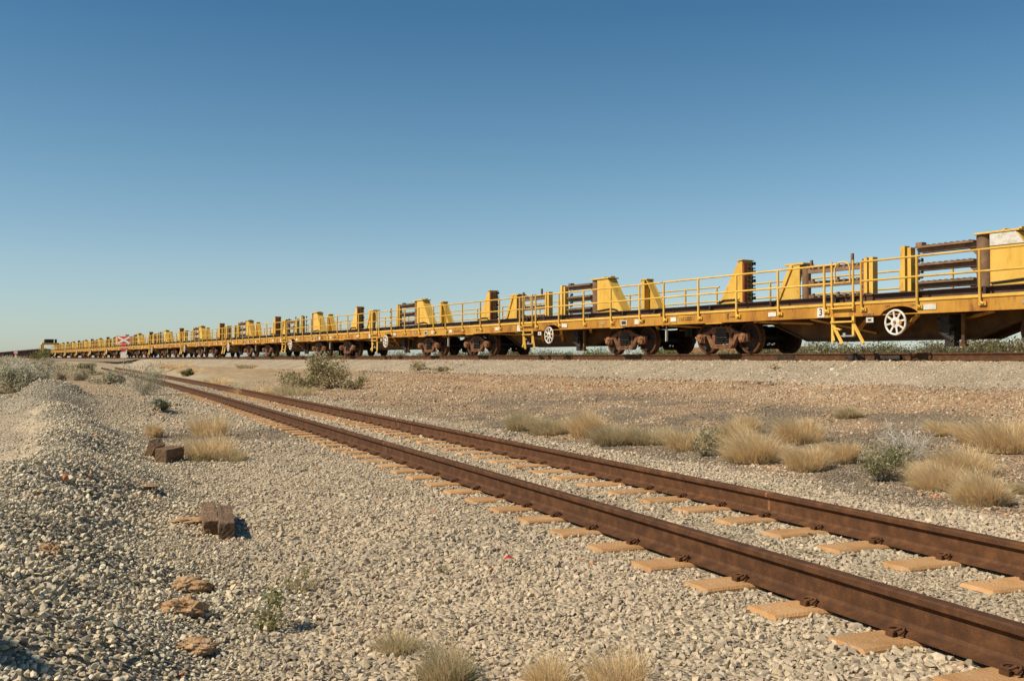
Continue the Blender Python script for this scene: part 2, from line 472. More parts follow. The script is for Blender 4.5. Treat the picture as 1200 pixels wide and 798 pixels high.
# ------------------------------------------------------------------ ground sheet
def make_ground():
    az = np.concatenate([np.arange(-180, -60, 3.0), np.arange(-60, -34, 0.6), np.arange(-34, 34, 0.11), np.arange(34, 60, 0.6), np.arange(60, 180, 3.0)])
    az = np.radians(az)
    rr = [0.5]
    while rr[-1] < 4500:
        rr.append(rr[-1] * (1.013 if rr[-1] < 120 else 1.05) + 0.01)
    rr = np.array(rr)
    A, Q = np.meshgrid(az, rr)
    X = Q * np.sin(A); Y = Q * np.cos(A)
    Zz = height(X, Y, bed=False)
    Zz = Zz - 0.0055 + (fbm(X * 9, Y * 9, 77, 2) - 0.5) * 0.03 * sstep(40, 10, Q) * sstep(0.9, 1.6, abs(vdist(X, Y)))
    C = soil(X, Y)
    na = len(az); nr = len(rr)
    V = np.stack([X, Y, Zz], -1).reshape(-1, 3)
    i = np.arange(nr - 1)[:, None] * na; j = np.arange(na)[None, :]; j2 = (j + 1) % na
    q = np.stack([i + j, i + j2, i + na + j2, i + na + j], -1).reshape(-1, 4)
    V = np.concatenate([V, [[0, 0, float(height(0., 0.)) - .012]]])
    C = np.concatenate([C.reshape(-1, 3), [[.43, .375, .3]]])
    c = len(V) - 1
    me = np_mesh('ground', V, q, GROUNDM, C, True)
    # close the tiny disc under the camera
    bm = bmesh.new(); bm.from_mesh(me); bm.verts.ensure_lookup_table()
    for k in range(na):
        try: bm.faces.new((bm.verts[c], bm.verts[(k + 1) % na], bm.verts[k]))
        except ValueError: pass
    bmesh.ops.recalc_face_normals(bm, faces=bm.faces)
    bm.to_mesh(me); bm.free()
    o = bpy.data.objects.new('ground', me); col.objects.link(o)
    tag(o, kind='structure')
make_ground()

def make_bed():                  # ballast bed of the train's line, one clean swept sheet
    us = np.array([-4.3, -3.4, -2.6, -2.2, -1.2, 0.0, 0.4, 0.6, 0.75, 1.0, 1.4, 1.8, 2.3, 2.8])
    t = [-30.0]
    while t[-1] < 700: t.append(t[-1] + (0.25 if t[-1] < 60 else 1.5))
    t = np.array(t)
    U, T = np.meshgrid(us, t)
    U2 = U + (fbm(T * 0.8, U * 0.8, 51) - .5) * 0.3 * (np.abs(U) > 0.7)
    D = RAIL_D - U2
    X = NX * D + UX * T; Y = NY * D + UY * T
    Z = height(X, Y) + (fbm(X * 6, Y * 6, 57, 2) - 0.5) * 0.03
    Z[:, -1] -= 0.12; Z[:, 0] -= 0.12
    nu = len(us); nt = len(t)
    i = np.arange(nt - 1)[:, None] * nu; j = np.arange(nu - 1)[None, :]
    q = np.stack([i + j, i + j + 1, i + nu + j + 1, i + nu + j], -1).reshape(-1, 4)
    me = np_mesh('ballast_bed', np.stack([X, Y, Z], -1).reshape(-1, 3), q, GROUNDM, soil(X, Y).reshape(-1, 3), True)
    o = bpy.data.objects.new('ballast_bed', me); col.objects.link(o); tag(o, kind='structure')
make_bed()

# ------------------------------------------------------------------ loose stones (geometry nodes on points)
def stone_protos():
    out = []
    for k in range(10):
        rs = np.random.RandomState(100 + k)
        bm = bmesh.new()
        p = rs.normal(size=(15, 3)); p /= np.linalg.norm(p, axis=1)[:, None]
        p *= rs.uniform(0.8, 1.05, (15, 1)); p *= np.array([1.0, rs.uniform(.7, .95), rs.uniform(.5, .75)]) * 0.5
        for q in p: bm.verts.new(q)
        bmesh.ops.convex_hull(bm, input=bm.verts)
        bmesh.ops.delete(bm, geom=[v for v in bm.verts if not v.link_faces], context='VERTS')
        me = bpy.data.meshes.new('stone_shape'); bm.to_mesh(me); bm.free()
        me.materials.append(STONEM)
        out.append(bpy.data.objects.new('stone_shape', me))
    return out
PROTO = stone_protos()

def scatter(name, P, S, Rr, idx, C):
    me = bpy.data.meshes.new(name)
    me.vertices.add(len(P)); me.vertices.foreach_set('co', P.astype(np.float32).ravel())
    for nm, ty, key, arr in (('rot', 'FLOAT_VECTOR', 'vector', Rr), ('scl', 'FLOAT_VECTOR', 'vector', S)):
        me.attributes.new(nm, ty, 'POINT').data.foreach_set(key, arr.astype(np.float32).ravel())
    me.attributes.new('idx', 'INT', 'POINT').data.foreach_set('value', idx.astype(np.int32))
    c4 = np.ones((len(P), 4), np.float32); c4[:, :3] = C
    me.attributes.new('tint', 'FLOAT_COLOR', 'POINT').data.foreach_set('color', c4.ravel())
    me.materials.append(STONEM)
    o = bpy.data.objects.new(name, me); col.objects.link(o)
    ng = bpy.data.node_groups.new('scatter', 'GeometryNodeTree')
    ng.interface.new_socket('Geometry', in_out='INPUT', socket_type='NodeSocketGeometry')
    ng.interface.new_socket('Geometry', in_out='OUTPUT', socket_type='NodeSocketGeometry')
    n = ng.nodes; l = ng.links
    gi = n.new('NodeGroupInput'); go = n.new('NodeGroupOutput')
    iop = n.new('GeometryNodeInstanceOnPoints')
    gti = n.new('GeometryNodeGeometryToInstance')
    for p in reversed(PROTO):
        oi = n.new('GeometryNodeObjectInfo'); oi.inputs['Object'].default_value = p
        l.new(oi.outputs['Geometry'], gti.inputs[0])
    def na(nm, ty):
        a = n.new('GeometryNodeInputNamedAttribute'); a.data_type = ty; a.inputs['Name'].default_value = nm
        return a.outputs[0]
    m2p = n.new('GeometryNodeMeshToPoints')
    l.new(gi.outputs[0], m2p.inputs['Mesh']); l.new(m2p.outputs[0], iop.inputs['Points'])
    l.new(gti.outputs[0], iop.inputs['Instance'])
    iop.inputs['Pick Instance'].default_value = True
    l.new(na('idx', 'INT'), iop.inputs['Instance Index'])
    l.new(na('rot', 'FLOAT_VECTOR'), iop.inputs['Rotation'])
    l.new(na('scl', 'FLOAT_VECTOR'), iop.inputs['Scale'])
    l.new(iop.outputs[0], go.inputs[0])
    md = o.modifiers.new('scatter', 'NODES'); md.node_group = ng
    return o

SLP = 0.60        # sleeper spacing of the siding
def siding_s(X, Y):              # arc length along the siding, good enough locally
    Z = np.asarray(Y, float)
    return Z * 1.0

# centreline table of the siding
TZ = np.arange(-3, 121, 0.25)
TXc = tx(TZ); SLv = tslope(TZ); nrm = np.sqrt(1 + SLv ** 2)
CX = TXc + (0.7525 - 0.035) / nrm; CY = TZ - SLv * (0.7525 - 0.035) / nrm
ARC = np.concatenate([[0], np.cumsum(np.hypot(np.diff(CX), np.diff(CY)))])
def on_track(s, off=0.0):        # point and heading at arc length s
    x = np.interp(s, ARC, CX); y = np.interp(s, ARC, CY)
    x2 = np.interp(s + 0.05, ARC, CX); y2 = np.interp(s + 0.05, ARC, CY)
    dx, dy = x2 - x, y2 - y; L = math.hypot(dx, dy); dx /= L; dy /= L
    return x + dy * off, y - dx * off, math.atan2(dy, dx)
def track_coords(X, Y):
    sl = tslope(np.clip(Y, -3, 120)); v = vdist(X, Y)
    # foot point on the centreline
    nn_ = np.sqrt(1 + sl ** 2)
    fy = Y + sl * v / nn_
    return np.interp(fy, CY, ARC), v

SLEEPERS = [0.35 + SLP * k for k in range(0, 72)]

def scatter_field(name, r0, r1, sp, size, az0=-29.5, az1=29.5, region=None, sub=1.0):
    xmin = r1 * math.sin(R(az0)); xmax = r1 * math.sin(R(az1))
    gx, gy = np.meshgrid(np.arange(xmin, xmax, sp), np.arange(r0 * 0.8, r1, sp))
    X = (gx + RS.uniform(-.5, .5, gx.shape) * sp).ravel(); Y = (gy + RS.uniform(-.5, .5, gx.shape) * sp).ravel()
    a = np.degrees(np.arctan2(X, Y)); k = (Y >= r0 * 0.999) & (Y < r1) & (a > az0) & (a < az1)
    X, Y = X[k], Y[k]
    u = udist(X, Y); v = vdist(X, Y)
    k = (u > 0.12) | (u < -20)
    if region is not None: k &= region(X, Y, u, v)
    # keep clear of rails and bare sleepers
    s, vv = track_coords(X, Y)
    on_rail = (np.abs(np.abs(vv) - 0.7525) < 0.078) & (Y < 119)
    ph = (s - SLEEPERS[0]) / SLP; near_s = np.abs(ph - np.round(ph)) * SLP
    cov = fbm(X * 3, Y * 3, 61, 2)
    reach = np.where(vv < 0, 1.12, 1.05) + (cov - .5) * 0.35
    on_sl = (near_s < 0.112 + (cov - .5) * 0.10) & (np.abs(vv) < reach) & ~((vv > -.68) & (vv < -.02 + (cov - .5) * .5)) & (cov < 0.68 - 0.006 * Y) & (s < SLEEPERS[-1] + .1) & (Y < 45)
    k &= ~on_rail & ~(on_sl & (RS.uniform(size=len(X)) > 0.07))
    X, Y = X[k], Y[k]; u = u[k]; v = v[k]
    w = zones(X, Y); w /= w.sum(-1, keepdims=True)
    # thin out stones where the surface is dirt
    fine = w[:, ZN.index('tan')] * 0.72 + w[:, ZN.index('road')] * 0.82 + w[:, ZN.index('plain')] * 0.9 + w[:, ZN.index('red')] * 0.8
    k = RS.uniform(size=len(X)) > fine
    X, Y, w = X[k], Y[k], w[k]
    n = len(X)
    zi = (w.cumsum(1) > RS.uniform(size=(n, 1)) * 0.9999).argmax(1)
    C = np.zeros((n, 3))
    for i, nm in enumerate(ZN):
        pa = np.array(PAL[nm]) * WARM; m_ = zi == i
        C[m_] = pa[RS.randint(len(pa), size=m_.sum())]
    C *= RS.uniform(.85, 1.15, (n, 1))
    C[zi == ZN.index('left')] *= np.array([1.07, 1.06, 1.0])
    rr = RS.uniform(size=n)
    C[rr < 0.0018] = (.55, .20, .07)
    patch = fbm(X * 0.8, Y * 0.8, 91, 3)
    C *= (1 + (patch - .5) * 0.35)[:, None]
    wd = sstep(.55, .7, patch)[:, None] * 0.35
    C = C * (1 - wd) + np.array([.52, .40, .27]) * wd
    sz = size * RS.lognormal(0, 0.36, n)
    sz = np.clip(sz, size * 0.45, size * 2.0)
    lf = (zi == ZN.index('left')) | (zi == ZN.index('dark')) | (zi == ZN.index('road'))
    sz = np.where(lf, sz * np.interp(Y, [4, 8, 16], [0.76, 0.70, 0.56]), sz)
    big = fbm(X * .9, Y * .9, 17, 2)
    sz *= 0.72 + 0.65 * big ** 1.5 + 0.25 * sstep(5.5, 4.0, Y) * (~lf)
    Z = height(X, Y)
    Z = Z + RS.uniform(-0.42, 0.05, n) * sz + np.where(zi == ZN.index('left'), RS.uniform(.1, .85, n) * sz, 0)
    S = sz[:, None] * RS.uniform(.8, 1.2, (n, 3))
    Rr = np.stack([RS.normal(0, .5, n), RS.normal(0, .5, n), RS.uniform(0, 6.28, n)], 1)
    o = scatter(name, np.stack([X, Y, Z], 1), S, Rr, RS.randint(0, 10, n), C)
    tag(o, kind='stuff')
    print(name, n)
    return o

tag(scatter_field('ballast_stones', 2.6, 7.0, 0.0245, 0.032, -38, 31), 'angular grey and beige crushed stones covering the foreground', 'gravel')
tag(scatter_field('ballast_stones', 7.0, 13.0, 0.034, 0.042), 'angular crushed stones around the siding in the middle distance', 'gravel')
tag(scatter_field('ballast_stones', 13.0, 24.0, 0.055, 0.052), 'crushed stones across the middle ground between both tracks', 'gravel')
tag(scatter_field('ballast_stones', 24.0, 48.0, 0.10, 0.072), 'crushed stones spread far along the siding and train line', 'gravel')

# ------------------------------------------------------------------ siding track
RP = [(-.075, 0), (.075, 0), (.075, .012), (.02, .028), (.009, .045), (.009, .125), (.018, .138), (.036, .146), (.036, .172), (.028, .18), (-.028, .18), (-.036, .172), (-.036, .146), (-.018, .138), (-.009, .125), (-.009, .045), (-.02, .028), (-.075, .012)]
def rail_mesh(path, m, name):    # path: list of (x,y,z,heading)
    n = len(RP); V = []; Fq = []
    for (x, y, z, h) in path:
        sx, sy = math.sin(h), -math.cos(h)
        for (a, b) in RP: V.append((x + sx * a, y + sy * a, z + b))
    for i in range(len(path) - 1):
        for k in range(n):
            Fq.append((i * n + k, i * n + (k + 1) % n, (i + 1) * n + (k + 1) % n, (i + 1) * n + k))
    me = bpy.data.meshes.new(name); me.from_pydata(V, [], Fq + [tuple(range(n)), tuple(range((len(path) - 1) * n + n - 1, (len(path) - 1) * n - 1, -1))])
    bm = bmesh.new(); bm.from_mesh(me); bmesh.ops.recalc_face_normals(bm, faces=bm.faces); bm.to_mesh(me); bm.free()
    me.materials.append(m)
    return me

siding = empty('railway_track', (0, 0, 0))
tag(siding, 'empty rusty siding with bare concrete sleepers crossing the foreground gravel', 'railway track')
for off in (-0.7525, 0.7525):
    path = []
    s = 0.3
    while s < ARC[-1] - 1:
        x, y, h = on_track(s, off); path.append((x, y, 0.02, h)); s += 0.5 if s < 40 else 2.0
    o = bpy.data.objects.new('rail', rail_mesh(path, RUST, 'rail')); col.objects.link(o); o.parent = siding

def sleeper_mb():
    b = MB()
    prof = [(-.15, -.20), (.15, -.20), (.118, .0), (.105, .012), (-.105, .012), (-.118, .0)]
    # along local y (across the track), profile along x
    ys = [-1.25, -1.14, -1.12, -.9, -.28, -.255, .545, .57, .9, 1.12, 1.14, 1.25]; dz = [-.05, -.05, .004, .005, .002, -.05, -.05, .002, .005, .004, -.05, -.05]
    n = len(prof); V = []
    for y, d in zip(ys, dz):
        for (a, z) in prof: V.append((a, y, z + (d if z > -.1 else 0)))
    Fq = [tuple(range(n)), tuple(range(len(V) - 1, len(V) - n - 1, -1))]
    for i in range(len(ys) - 1):
        for k in range(n): Fq.append((i * n + k, i * n + (k + 1) % n, (i + 1) * n + (k + 1) % n, (i + 1) * n + k))
    b.add(V, Fq)
    return b
def clip_mb():                   # springy e-clip beside the rail foot, local x along rail
    b = MB()
    pts = [(-.055, .03, .012), (-.06, .0, .03), (-.045, -.028, .04), (0.0, -.036, .042), (.045, -.028, .036), (.058, .0, .024), (.03, .022, .02), (-.02, .02, .03), (-.035, -.004, .045)]
    b.tube(pts, 0.0095, 7)
    b.box(-.032, .032, .03, .05, -.01, .022)
    b.tube([(0, -.01, -.01), (0, .03, .025)], .014, 6)
    return b
sl_mesh = sleeper_mb().mesh('sleeper', SLEEP)
cl_mesh = clip_mb().mesh('rail_clip', RUST)
for i, s in enumerate(SLEEPERS):
    x, y, h = on_track(s)
    so_ = bpy.data.objects.new('sleeper', sl_mesh); col.objects.link(so_)
    so_.parent = siding; so_.location = (x, y, 0.004 + random.uniform(-.004, .004)); so_.rotation_euler = (0, 0, h + random.uniform(-.012, .012))
    if i < 55:
        for off in (-.7525, .7525):
            for sd_ in (-1, 1):
                c = bpy.data.objects.new('rail_clip', cl_mesh); col.objects.link(c)
                c.parent = so_; c.location = (random.uniform(-.015, .015), off + sd_ * 0.085, 0.022)
                c.rotation_euler = (0, 0, (0 if sd_ < 0 else math.pi) + math.pi); c.scale = (.74, .74, .74)
# weld collars
for s, off in ((17.0, -.7525), (21.6, .7525), (20.8, .7525), (31.5, -.7525), (11.2, .7525)):
    x, y, h = on_track(s, off)
    me = rail_mesh([(-.012, 0, 0, 0), (.012, 0, 0, 0)], CAST, 'rail_weld')
    o = bpy.data.objects.new('rail_weld', me); col.objects.link(o); o.parent = siding
    o.location = (x, y, 0.018); o.rotation_euler = (0, 0, h); o.scale = (1, 1.06, 1.012)

# ------------------------------------------------------------------ train's track
RZ = -math.pi / 3                # local x runs towards the near end, local y away from the camera
def tp(a, D, z=0.0): return Vector((NX * D + UX * a, NY * D + UY * a, z))
line = empty('railway_track', tp(0, RAIL_D + .7525, RH - .18))
line.rotation_euler = (0, 0, RZ)
tag(line, 'rusty track on the raised ballast bed under the yellow wagons', 'railway track')
for off in (-0.7525, 0.7525):
    path = [(x, off, 0.0, 0.0) for x in list(range(-640, -60, 20)) + list(range(-60, 40, 2))]
    o = bpy.data.objects.new('rail', rail_mesh(path, RUST, 'rail')); col.objects.link(o); o.parent = line
m2 = sl_mesh
for k in range(96):
    o = bpy.data.objects.new('sleeper', m2); col.objects.link(o); o.parent = line
    o.location = (6 - k * 0.65, 0, -0.028)
jb = MB()
jb.box(-.32, .32, -.03, -.008, .04, .125)
for k in range(4): jb.tube([(-.24 + k * .16, -.045, .085), (-.24 + k * .16, -.02, .085)], .018, 6)
for a in (-17.9, -20.3):
    jb.build('joint_bar', DARK, line, (a, -.7525, 0))
db = MB()                        # dark hanging detector beside the rail
db.box(-.28, .30, -.16, -.06, .03, .12); db.tube([(-.36, -.12, .12), (-.40, -.12, .02), (-.30, -.12, -.04), (-.22, -.12, .04)], .022, 6)
db.tube([(.36, -.12, .12), (.40, -.12, .02), (.30, -.12, -.04), (.22, -.12, .04)], .022, 6); db.box(-.06, .08, -.15, -.07, -.08, .03)
db.build('joint_clamp', DARK, line, (-16.7, -.7525, 0))

# ------------------------------------------------------------------ wagon
WL = 15.34
SZ0, SZ1 = 0.90, 1.25            # side sill, above railhead

def text_mesh(body, size, m, name='lettering', bold=0.0):
    cu = bpy.data.curves.new('t', 'FONT'); cu.body = body; cu.size = size; cu.align_x = 'CENTER'; cu.align_y = 'CENTER'
    cu.extrude = 0.001; cu.offset = bold
    o = bpy.data.objects.new('t', cu); col.objects.link(o)
    dg = bpy.context.evaluated_depsgraph_get()
    me = bpy.data.meshes.new_from_object(o.evaluated_get(dg)); me.name = name
    bpy.data.objects.remove(o)
    me.materials.clear(); me.materials.append(m)
    return me

def make_bogie(parent, cx):
    bg_ = empty('bogie', (cx, 1.4, 0)); bg_.parent = parent
    WB = 0.915
    wheel = MB()                 # wheel in the xz plane, outer face at -y
    prof = [(-.07, 0.0), (-.07, .09), (-.02, .13), (.03, .25), (.015, .36), (-.055, .385), (-.06, .435), (-.05, .455), (.06, .465), (.075, .49), (.10, .485), (.10, .38), (.06, .36), (.06, .12), (.09, .10), (.09, 0)]
    wheel.lathe(prof, (0, 0, 0), 36)
    for sx in (-WB, WB):
        for sy in (-1, 1):
            w = wheel.build('wheel', WHEELM, bg_, (sx, sy * 0.76, .46))
            w.data.materials.append(RUST)
            for p_ in w.data.polygons:
                if math.hypot(p_.center.x, p_.center.z) > .39: p_.material_index = 1  # rim stays plain rust, brighter than the face with shade in its colour
            if sy > 0: w.rotation_euler = (0, 0, math.pi)
        ax = MB(); ax.tube([(sx, -1.02, .46), (sx, 1.02, .46)], .085, 12); ax.build('axle', DARK, bg_)
    for sy in (-1, 1):
        y0, y1 = (sy * 1.0 - .07, sy * 1.0 + .07)
        f = MB()
        # cast side frame: top chord, sloping arms, bottom spring seat, jaws
        top = [(-.98, .60), (-.62, .66), (-.34, .80), (.34, .80), (.62, .66), (.98, .60), (.98, .50), (.70, .52), (.42, .62), (-.42, .62), (-.70, .52), (-.98, .50)]
        f.prism(top, y0, y1)
        for s in (-1, 1):
            f.prism([(s * .72, .60), (s * .56, .60), (s * .30, .20), (s * .46, .17)], y0 + .01, y1 - .01)
            f.prism([(s * .30, .64), (s * .42, .64), (s * .42, .20), (s * .30, .20)], y0 + .02, y1 - .02)
            f.prism([(s * 1.08, .60), (s * .99, .60), (s * .99, .34), (s * 1.08, .36)], y0 + .01, y1 - .01)
            f.prism([(s * .84, .58), (s * .75, .58), (s * .75, .32), (s * .84, .34)], y0 + .01, y1 - .01)
        f.prism([(-.50, .26), (.50, .26), (.40, .15), (-.40, .15)], y0 - .02, y1 + .02)
        f.box(-.30, .30, y0 - .03, y1 + .03, .23, .28)
        for q in (-.2, 0, .2): f.box(q - .03, q + .03, y0 - .015, y1 + .015, .76, .84)
        f.build('side_frame', FRAMEM, bg_, bevel=0.012)
        sp = MB()
        for q in (-.2, 0, .2):
            pts = [(q + .075 * math.cos(t), sy * 1.0 + .075 * math.sin(t), .28 + .34 * t / (2 * math.pi * 5)) for t in np.linspace(0, 2 * math.pi * 5, 60)]
            sp.tube(pts, .016, 5)
        sp.build('spring', DARK, bg_)
        for sx in (-WB, WB):
            h = MB(); h.lathe([(-.10, 0), (-.10, .07), (-.08, .09), (-.08, .125), (-.02, .14), (.06, .14)] if sy < 0 else [(.10, 0), (.10, .07), (.08, .09), (.08, .125), (.02, .14), (-.06, .14)], (sx, sy * 1.06, .46), 18)
            for t in range(3):
                a = t * 2.094 + .5
                h.tube([(sx + .09 * math.cos(a), sy * 1.14, .46 + .09 * math.sin(a)), (sx + .09 * math.cos(a), sy * 1.19, .46 + .09 * math.sin(a))], .018, 6)
            h.build('axle_box', CAST, bg_)
    bo = MB(); bo.box(-.22, .22, -1.08, 1.08, .46, .74); bo.box(-.45, .45, -.35, .35, .70, .84)
    bo.build('bolster', DARK, bg_, bevel=.01)
    br = MB()
    for s in (-1, 1):
        br.box(s * .40 - .05, s * .40 + .05, -.85, .85, .32, .42)
        for sy in (-1, 1): br.box(s * .42 - .03, s * .42 + .05, sy * .75 - .06, sy * .75 + .06, .25, .55)
    br.build('brake_beam', DARK, bg_)

WHEELM = mat('rusty_wheel_steel_shaded', [(0.3, (0.02, 0.012, 0.008)), (0.5, (0.045, 0.022, 0.013)), (0.7, (0.10, 0.05, 0.028))], 8, 0.7, 0.2, 60)  # grimy rusty face, its colour darkened further to stand for underframe shade

def sill(b, y, out):             # side channel; out = -1 near side, +1 far side
    cx = 8.85; r = 0.40
    zc = 0.70
    pts = [(0.0, SZ0), (cx - .62, SZ0)]
    if out < 0:
        for k in range(9):
            a = math.pi - math.pi * k / 8
            # arched notch for the handwheel
            pts.append((cx + 0.55 * math.cos(a) * (1 - .25 * math.sin(a)), SZ0 + 0.20 * math.sin(a) ** .8))
    pts += [(cx + .62, SZ0), (WL, SZ0), (WL, SZ1 - .08), (0, SZ1 - .08)]
    pts2 = []
    for p in pts:
        if not pts2 or (abs(p[0] - pts2[-1][0]) + abs(p[1] - pts2[-1][1])) > 1e-4: pts2.append(p)
    ya, yb = (y, y + .03) if out < 0 else (y - .03, y)
    b.prism(pts2, ya, yb)

def make_wagon():
    w = empty('flat_wagon')
    tag(w, 'x', 'rail wagon', 'yellow flat wagons of the long train')
    d = MB(); d.box(.05, WL - .12, .05, 2.75, 1.13, 1.19)
    for k in range(10): d.box(.4 + k * 1.6, .52 + k * 1.6, .06, 2.74, .95, 1.13)
    d.build('deck', UNDER, w)
    for out in (-1, 1):
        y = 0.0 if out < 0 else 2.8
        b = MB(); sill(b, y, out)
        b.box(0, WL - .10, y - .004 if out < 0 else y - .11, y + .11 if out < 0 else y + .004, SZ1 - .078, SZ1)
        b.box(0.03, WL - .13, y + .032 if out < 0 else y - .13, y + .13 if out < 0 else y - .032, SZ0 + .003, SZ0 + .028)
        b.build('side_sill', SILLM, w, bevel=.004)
        # bright lip of the deck edge
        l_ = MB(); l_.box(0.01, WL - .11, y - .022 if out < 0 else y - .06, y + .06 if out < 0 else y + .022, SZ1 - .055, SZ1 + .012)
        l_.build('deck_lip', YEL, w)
    # fish-belly girders
    g = MB()
    poly = [(.35, 1.12), (.35, .90), (3.7, .86), (5.1, .33), (10.2, .33), (11.7, .86), (WL - .35, .90), (WL - .35, 1.12)]
    for y in (0.98, 1.80):
        g.prism(poly, y, y + .03)
        low = [(3.7, .86), (5.1, .33), (10.2, .33), (11.7, .86)]
        for (a, b_) in zip(low[:-1], low[1:]): g.bar((a[0], y + .015, a[1] + .004), (b_[0], y + .015, b_[1] + .004), .2, .03)
    g.build('centre_girder', UNDER, w)
    # inclined struts from side sill down to the girder
    for p in (0.15, 3.9, 6.0, 7.9, 9.3, 11.2, 14.9):
        q = 1.4 if p < 7 else -1.2
        if p in (0.15,): q = 1.0
        if p in (14.9,): q = -1.0
        for (ya, yb) in ((.10, .96), (2.7, 1.84)):
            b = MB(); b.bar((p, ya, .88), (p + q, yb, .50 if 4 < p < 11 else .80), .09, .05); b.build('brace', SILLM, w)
    make_bogie(w, 2.3); make_bogie(w, WL - 2.45)
    # brake gear hanging amidships
    b = MB(); b.box(9.62, 9.86, .45, .85, .42, .88); b.tube([(9.55, .5, .75), (9.9, .5, .6)], .07, 10); b.tube([(9.6, .5, .5), (9.9, .55, .28)], .08, 10)
    b.box(9.7, 9.95, .5, .7, .14, .5); b.tube([(9.95, .6, .25), (10.25, .5, .2), (10.3, .4, .26)], .015, 6)
    b.build('brake_cylinder', DARK, w, bevel=.01)
    b = MB(); b.box(10.14, 10.22, .50, .58, .18, .88); b.box(10.10, 10.26, .48, .60, .14, .20); b.build('hanger', UNDER, w)
    # air tank
    b = MB(); b.lathe([(-.8, 0), (-.78, .12), (-.7, .2), (.7, .2), (.78, .12), (.8, 0)], (7.3, 2.2, .66), 20); b.build('air_tank', DARK, w)
    # couplers and lever
    for s, x0 in ((-1, 0), (1, WL - .10)):
        b = MB(); xs = x0 + s * .05
        b.box(min(x0, x0 + s * .12) - .1, max(x0, x0 + s * .12) + .1, 1.05, 1.75, .55, .95)
        b.box(min(xs, xs + s * .30), max(xs, xs + s * .30), 1.22, 1.58, .55, .82)
        b.build('coupler', DARK, w, bevel=.02)
    b = MB(); b.tube([(WL - .02, .15, .95), (WL - .02, .15, .42)], .018, 8); b.box(WL - .04, WL - .01, .12, .2, .40, .78); b.build('coupling_lever', WHITE, w)
    b = MB(); b.prism([(WL - .75, SZ0), (WL - .1, SZ0 - .0), (WL - .02, SZ0 - .02), (WL - .45, SZ1 - .06)], .035, .05); b.bar((WL - .55, .04, SZ1 - .1), (WL - .02, .04, SZ0 - .02), .05, .05, (0, 1, 0)); b.build('corner_brace', SILLM, w)
    # handrails
    def rail_side(y, sgn, top, posts, x0, x1):
        b = MB()
        for z in (top, top - .47): b.tube([(x0, y, z), (x1, y, z)], .025, 8)
        for p in posts:
            b.tube([(p, y, top + .01), (p, y, 1.30), (p, y, 1.13), (p + .03, y + sgn * .0, 1.07), (p + .10, y, 1.055)], .032, 8)
            b.box(p - .04, p + .14, min(y, y - sgn * .06), max(y, y - sgn * .06), 1.02, 1.10)
        return b
    near_posts = [.1, 1.73, 3.36, 4.98, 6.6, 7.78, 9.39, 11.0, 12.62, 14.2]
    rail_side(-.05, -1, 2.23, near_posts[:5], .1, 6.62).build('handrail', YEL, w)
    rail_side(-.05, -1, 2.23, near_posts[5:], 7.76, WL + .05).build('handrail', YEL, w)
    b = MB(); b.tube([(6.62, -.05, 2.23), (7.0, -.05, 2.23)], .021, 8); b.tube([(6.62, -.05, 1.76), (6.85, -.05, 1.76)], .018, 8)
    for x0, x1 in ((6.85, 7.53),):
        b.tube([(x0, -.05, 1.06), (x0, -.05, 2.30)], .026, 8); b.tube([(x1, -.05, 1.06), (x1, -.05, 2.30)], .026, 8)
    b.tube([(6.95, -.05, 1.75), (6.95, -.05, 2.12), (7.0, -.05, 2.22), (7.1, -.05, 2.27), (7.28, -.05, 2.27), (7.38, -.05, 2.22), (7.43, -.05, 2.12), (7.43, -.05, 1.75)], .022, 8)
    b.tube([(6.95, -.05, 1.76), (7.43, -.05, 1.76)], .018, 8)
    b.build('gate', YEL, w)
    rail_side(2.85, 1, 2.23, [.1, 1.73, 3.36, 4.98, 6.6, 8.2, 9.8, 11.4, 13.0, 14.6], .1, WL - .6).build('handrail', YEL, w)
    b = MB()
    b.tube([(8.9, 2.85, 1.76), (8.9, 2.85, 2.05), (9.0, 2.85, 2.15), (9.5, 2.85, 2.15), (9.6, 2.85, 2.05), (9.6, 2.85, 1.76)], .022, 8); b.build('gate', YEL, w)
    for p in (1.9, 4.4, 6.68, 7.22, 9.15, 10.9, 12.9, 14.6):
        b = MB(); b.box(p, p + .07, .20, .27, 1.195, 1.42); b.box(p - .03, p + .10, .18, .29, 1.19, 1.21); b.build('chock', DARK, w)
    # boarding step
    b = MB()
    for x in (6.86, 7.52):
        b.bar((x, -.03, .92), (x, -.03, .28 if x < 7 else .40), .05, .07, (1, 0, 0))
        b.bar((x + .02, -.04, .70), (x + .50, -.25, .22), .06, .05)
    b.bar((6.86, -.05, .66), (7.2, -.12, .58), .06, .03); b.box(6.84, 7.54, -.10, .02, .76, .80); b.box(6.84, 7.56, -.09, -.03, 1.10, 1.14)
    b.bar((6.86, -.04, .44), (7.05, -.2, .30), .05, .04)
    b.build('boarding_step', YEL, w)
    b = MB(); b.tube([(7.1, -.06, .42), (7.55, -.06, .42)], .02, 8); b.box(7.22, 7.30, -.08, -.04, .40, .50); b.build('step_rung', GREYP, w)
    # handwheel
    hw = MB(); r = .285; c = (8.85, -.13, .715)
    hw.tube([(c[0] + r * math.cos(t), c[1], c[2] + r * math.sin(t)) for t in np.linspace(0, 2 * math.pi, 33)], .026, 8, False)
    for k in range(8):
        a = 2 * math.pi * k / 8 + .2
        hw.bar((c[0] + .11 * math.cos(a), c[1], c[2] + .11 * math.sin(a)), (c[0] + r * math.cos(a), c[1], c[2] + r * math.sin(a)), .045, .02, (0, 1, 0))
    hw.lathe([(-.02, .0), (-.025, .06), (-.01, .125), (.015, .125), (.015, 0)], c, 20)
    h_ = hw.build('handwheel', WHITE, w)
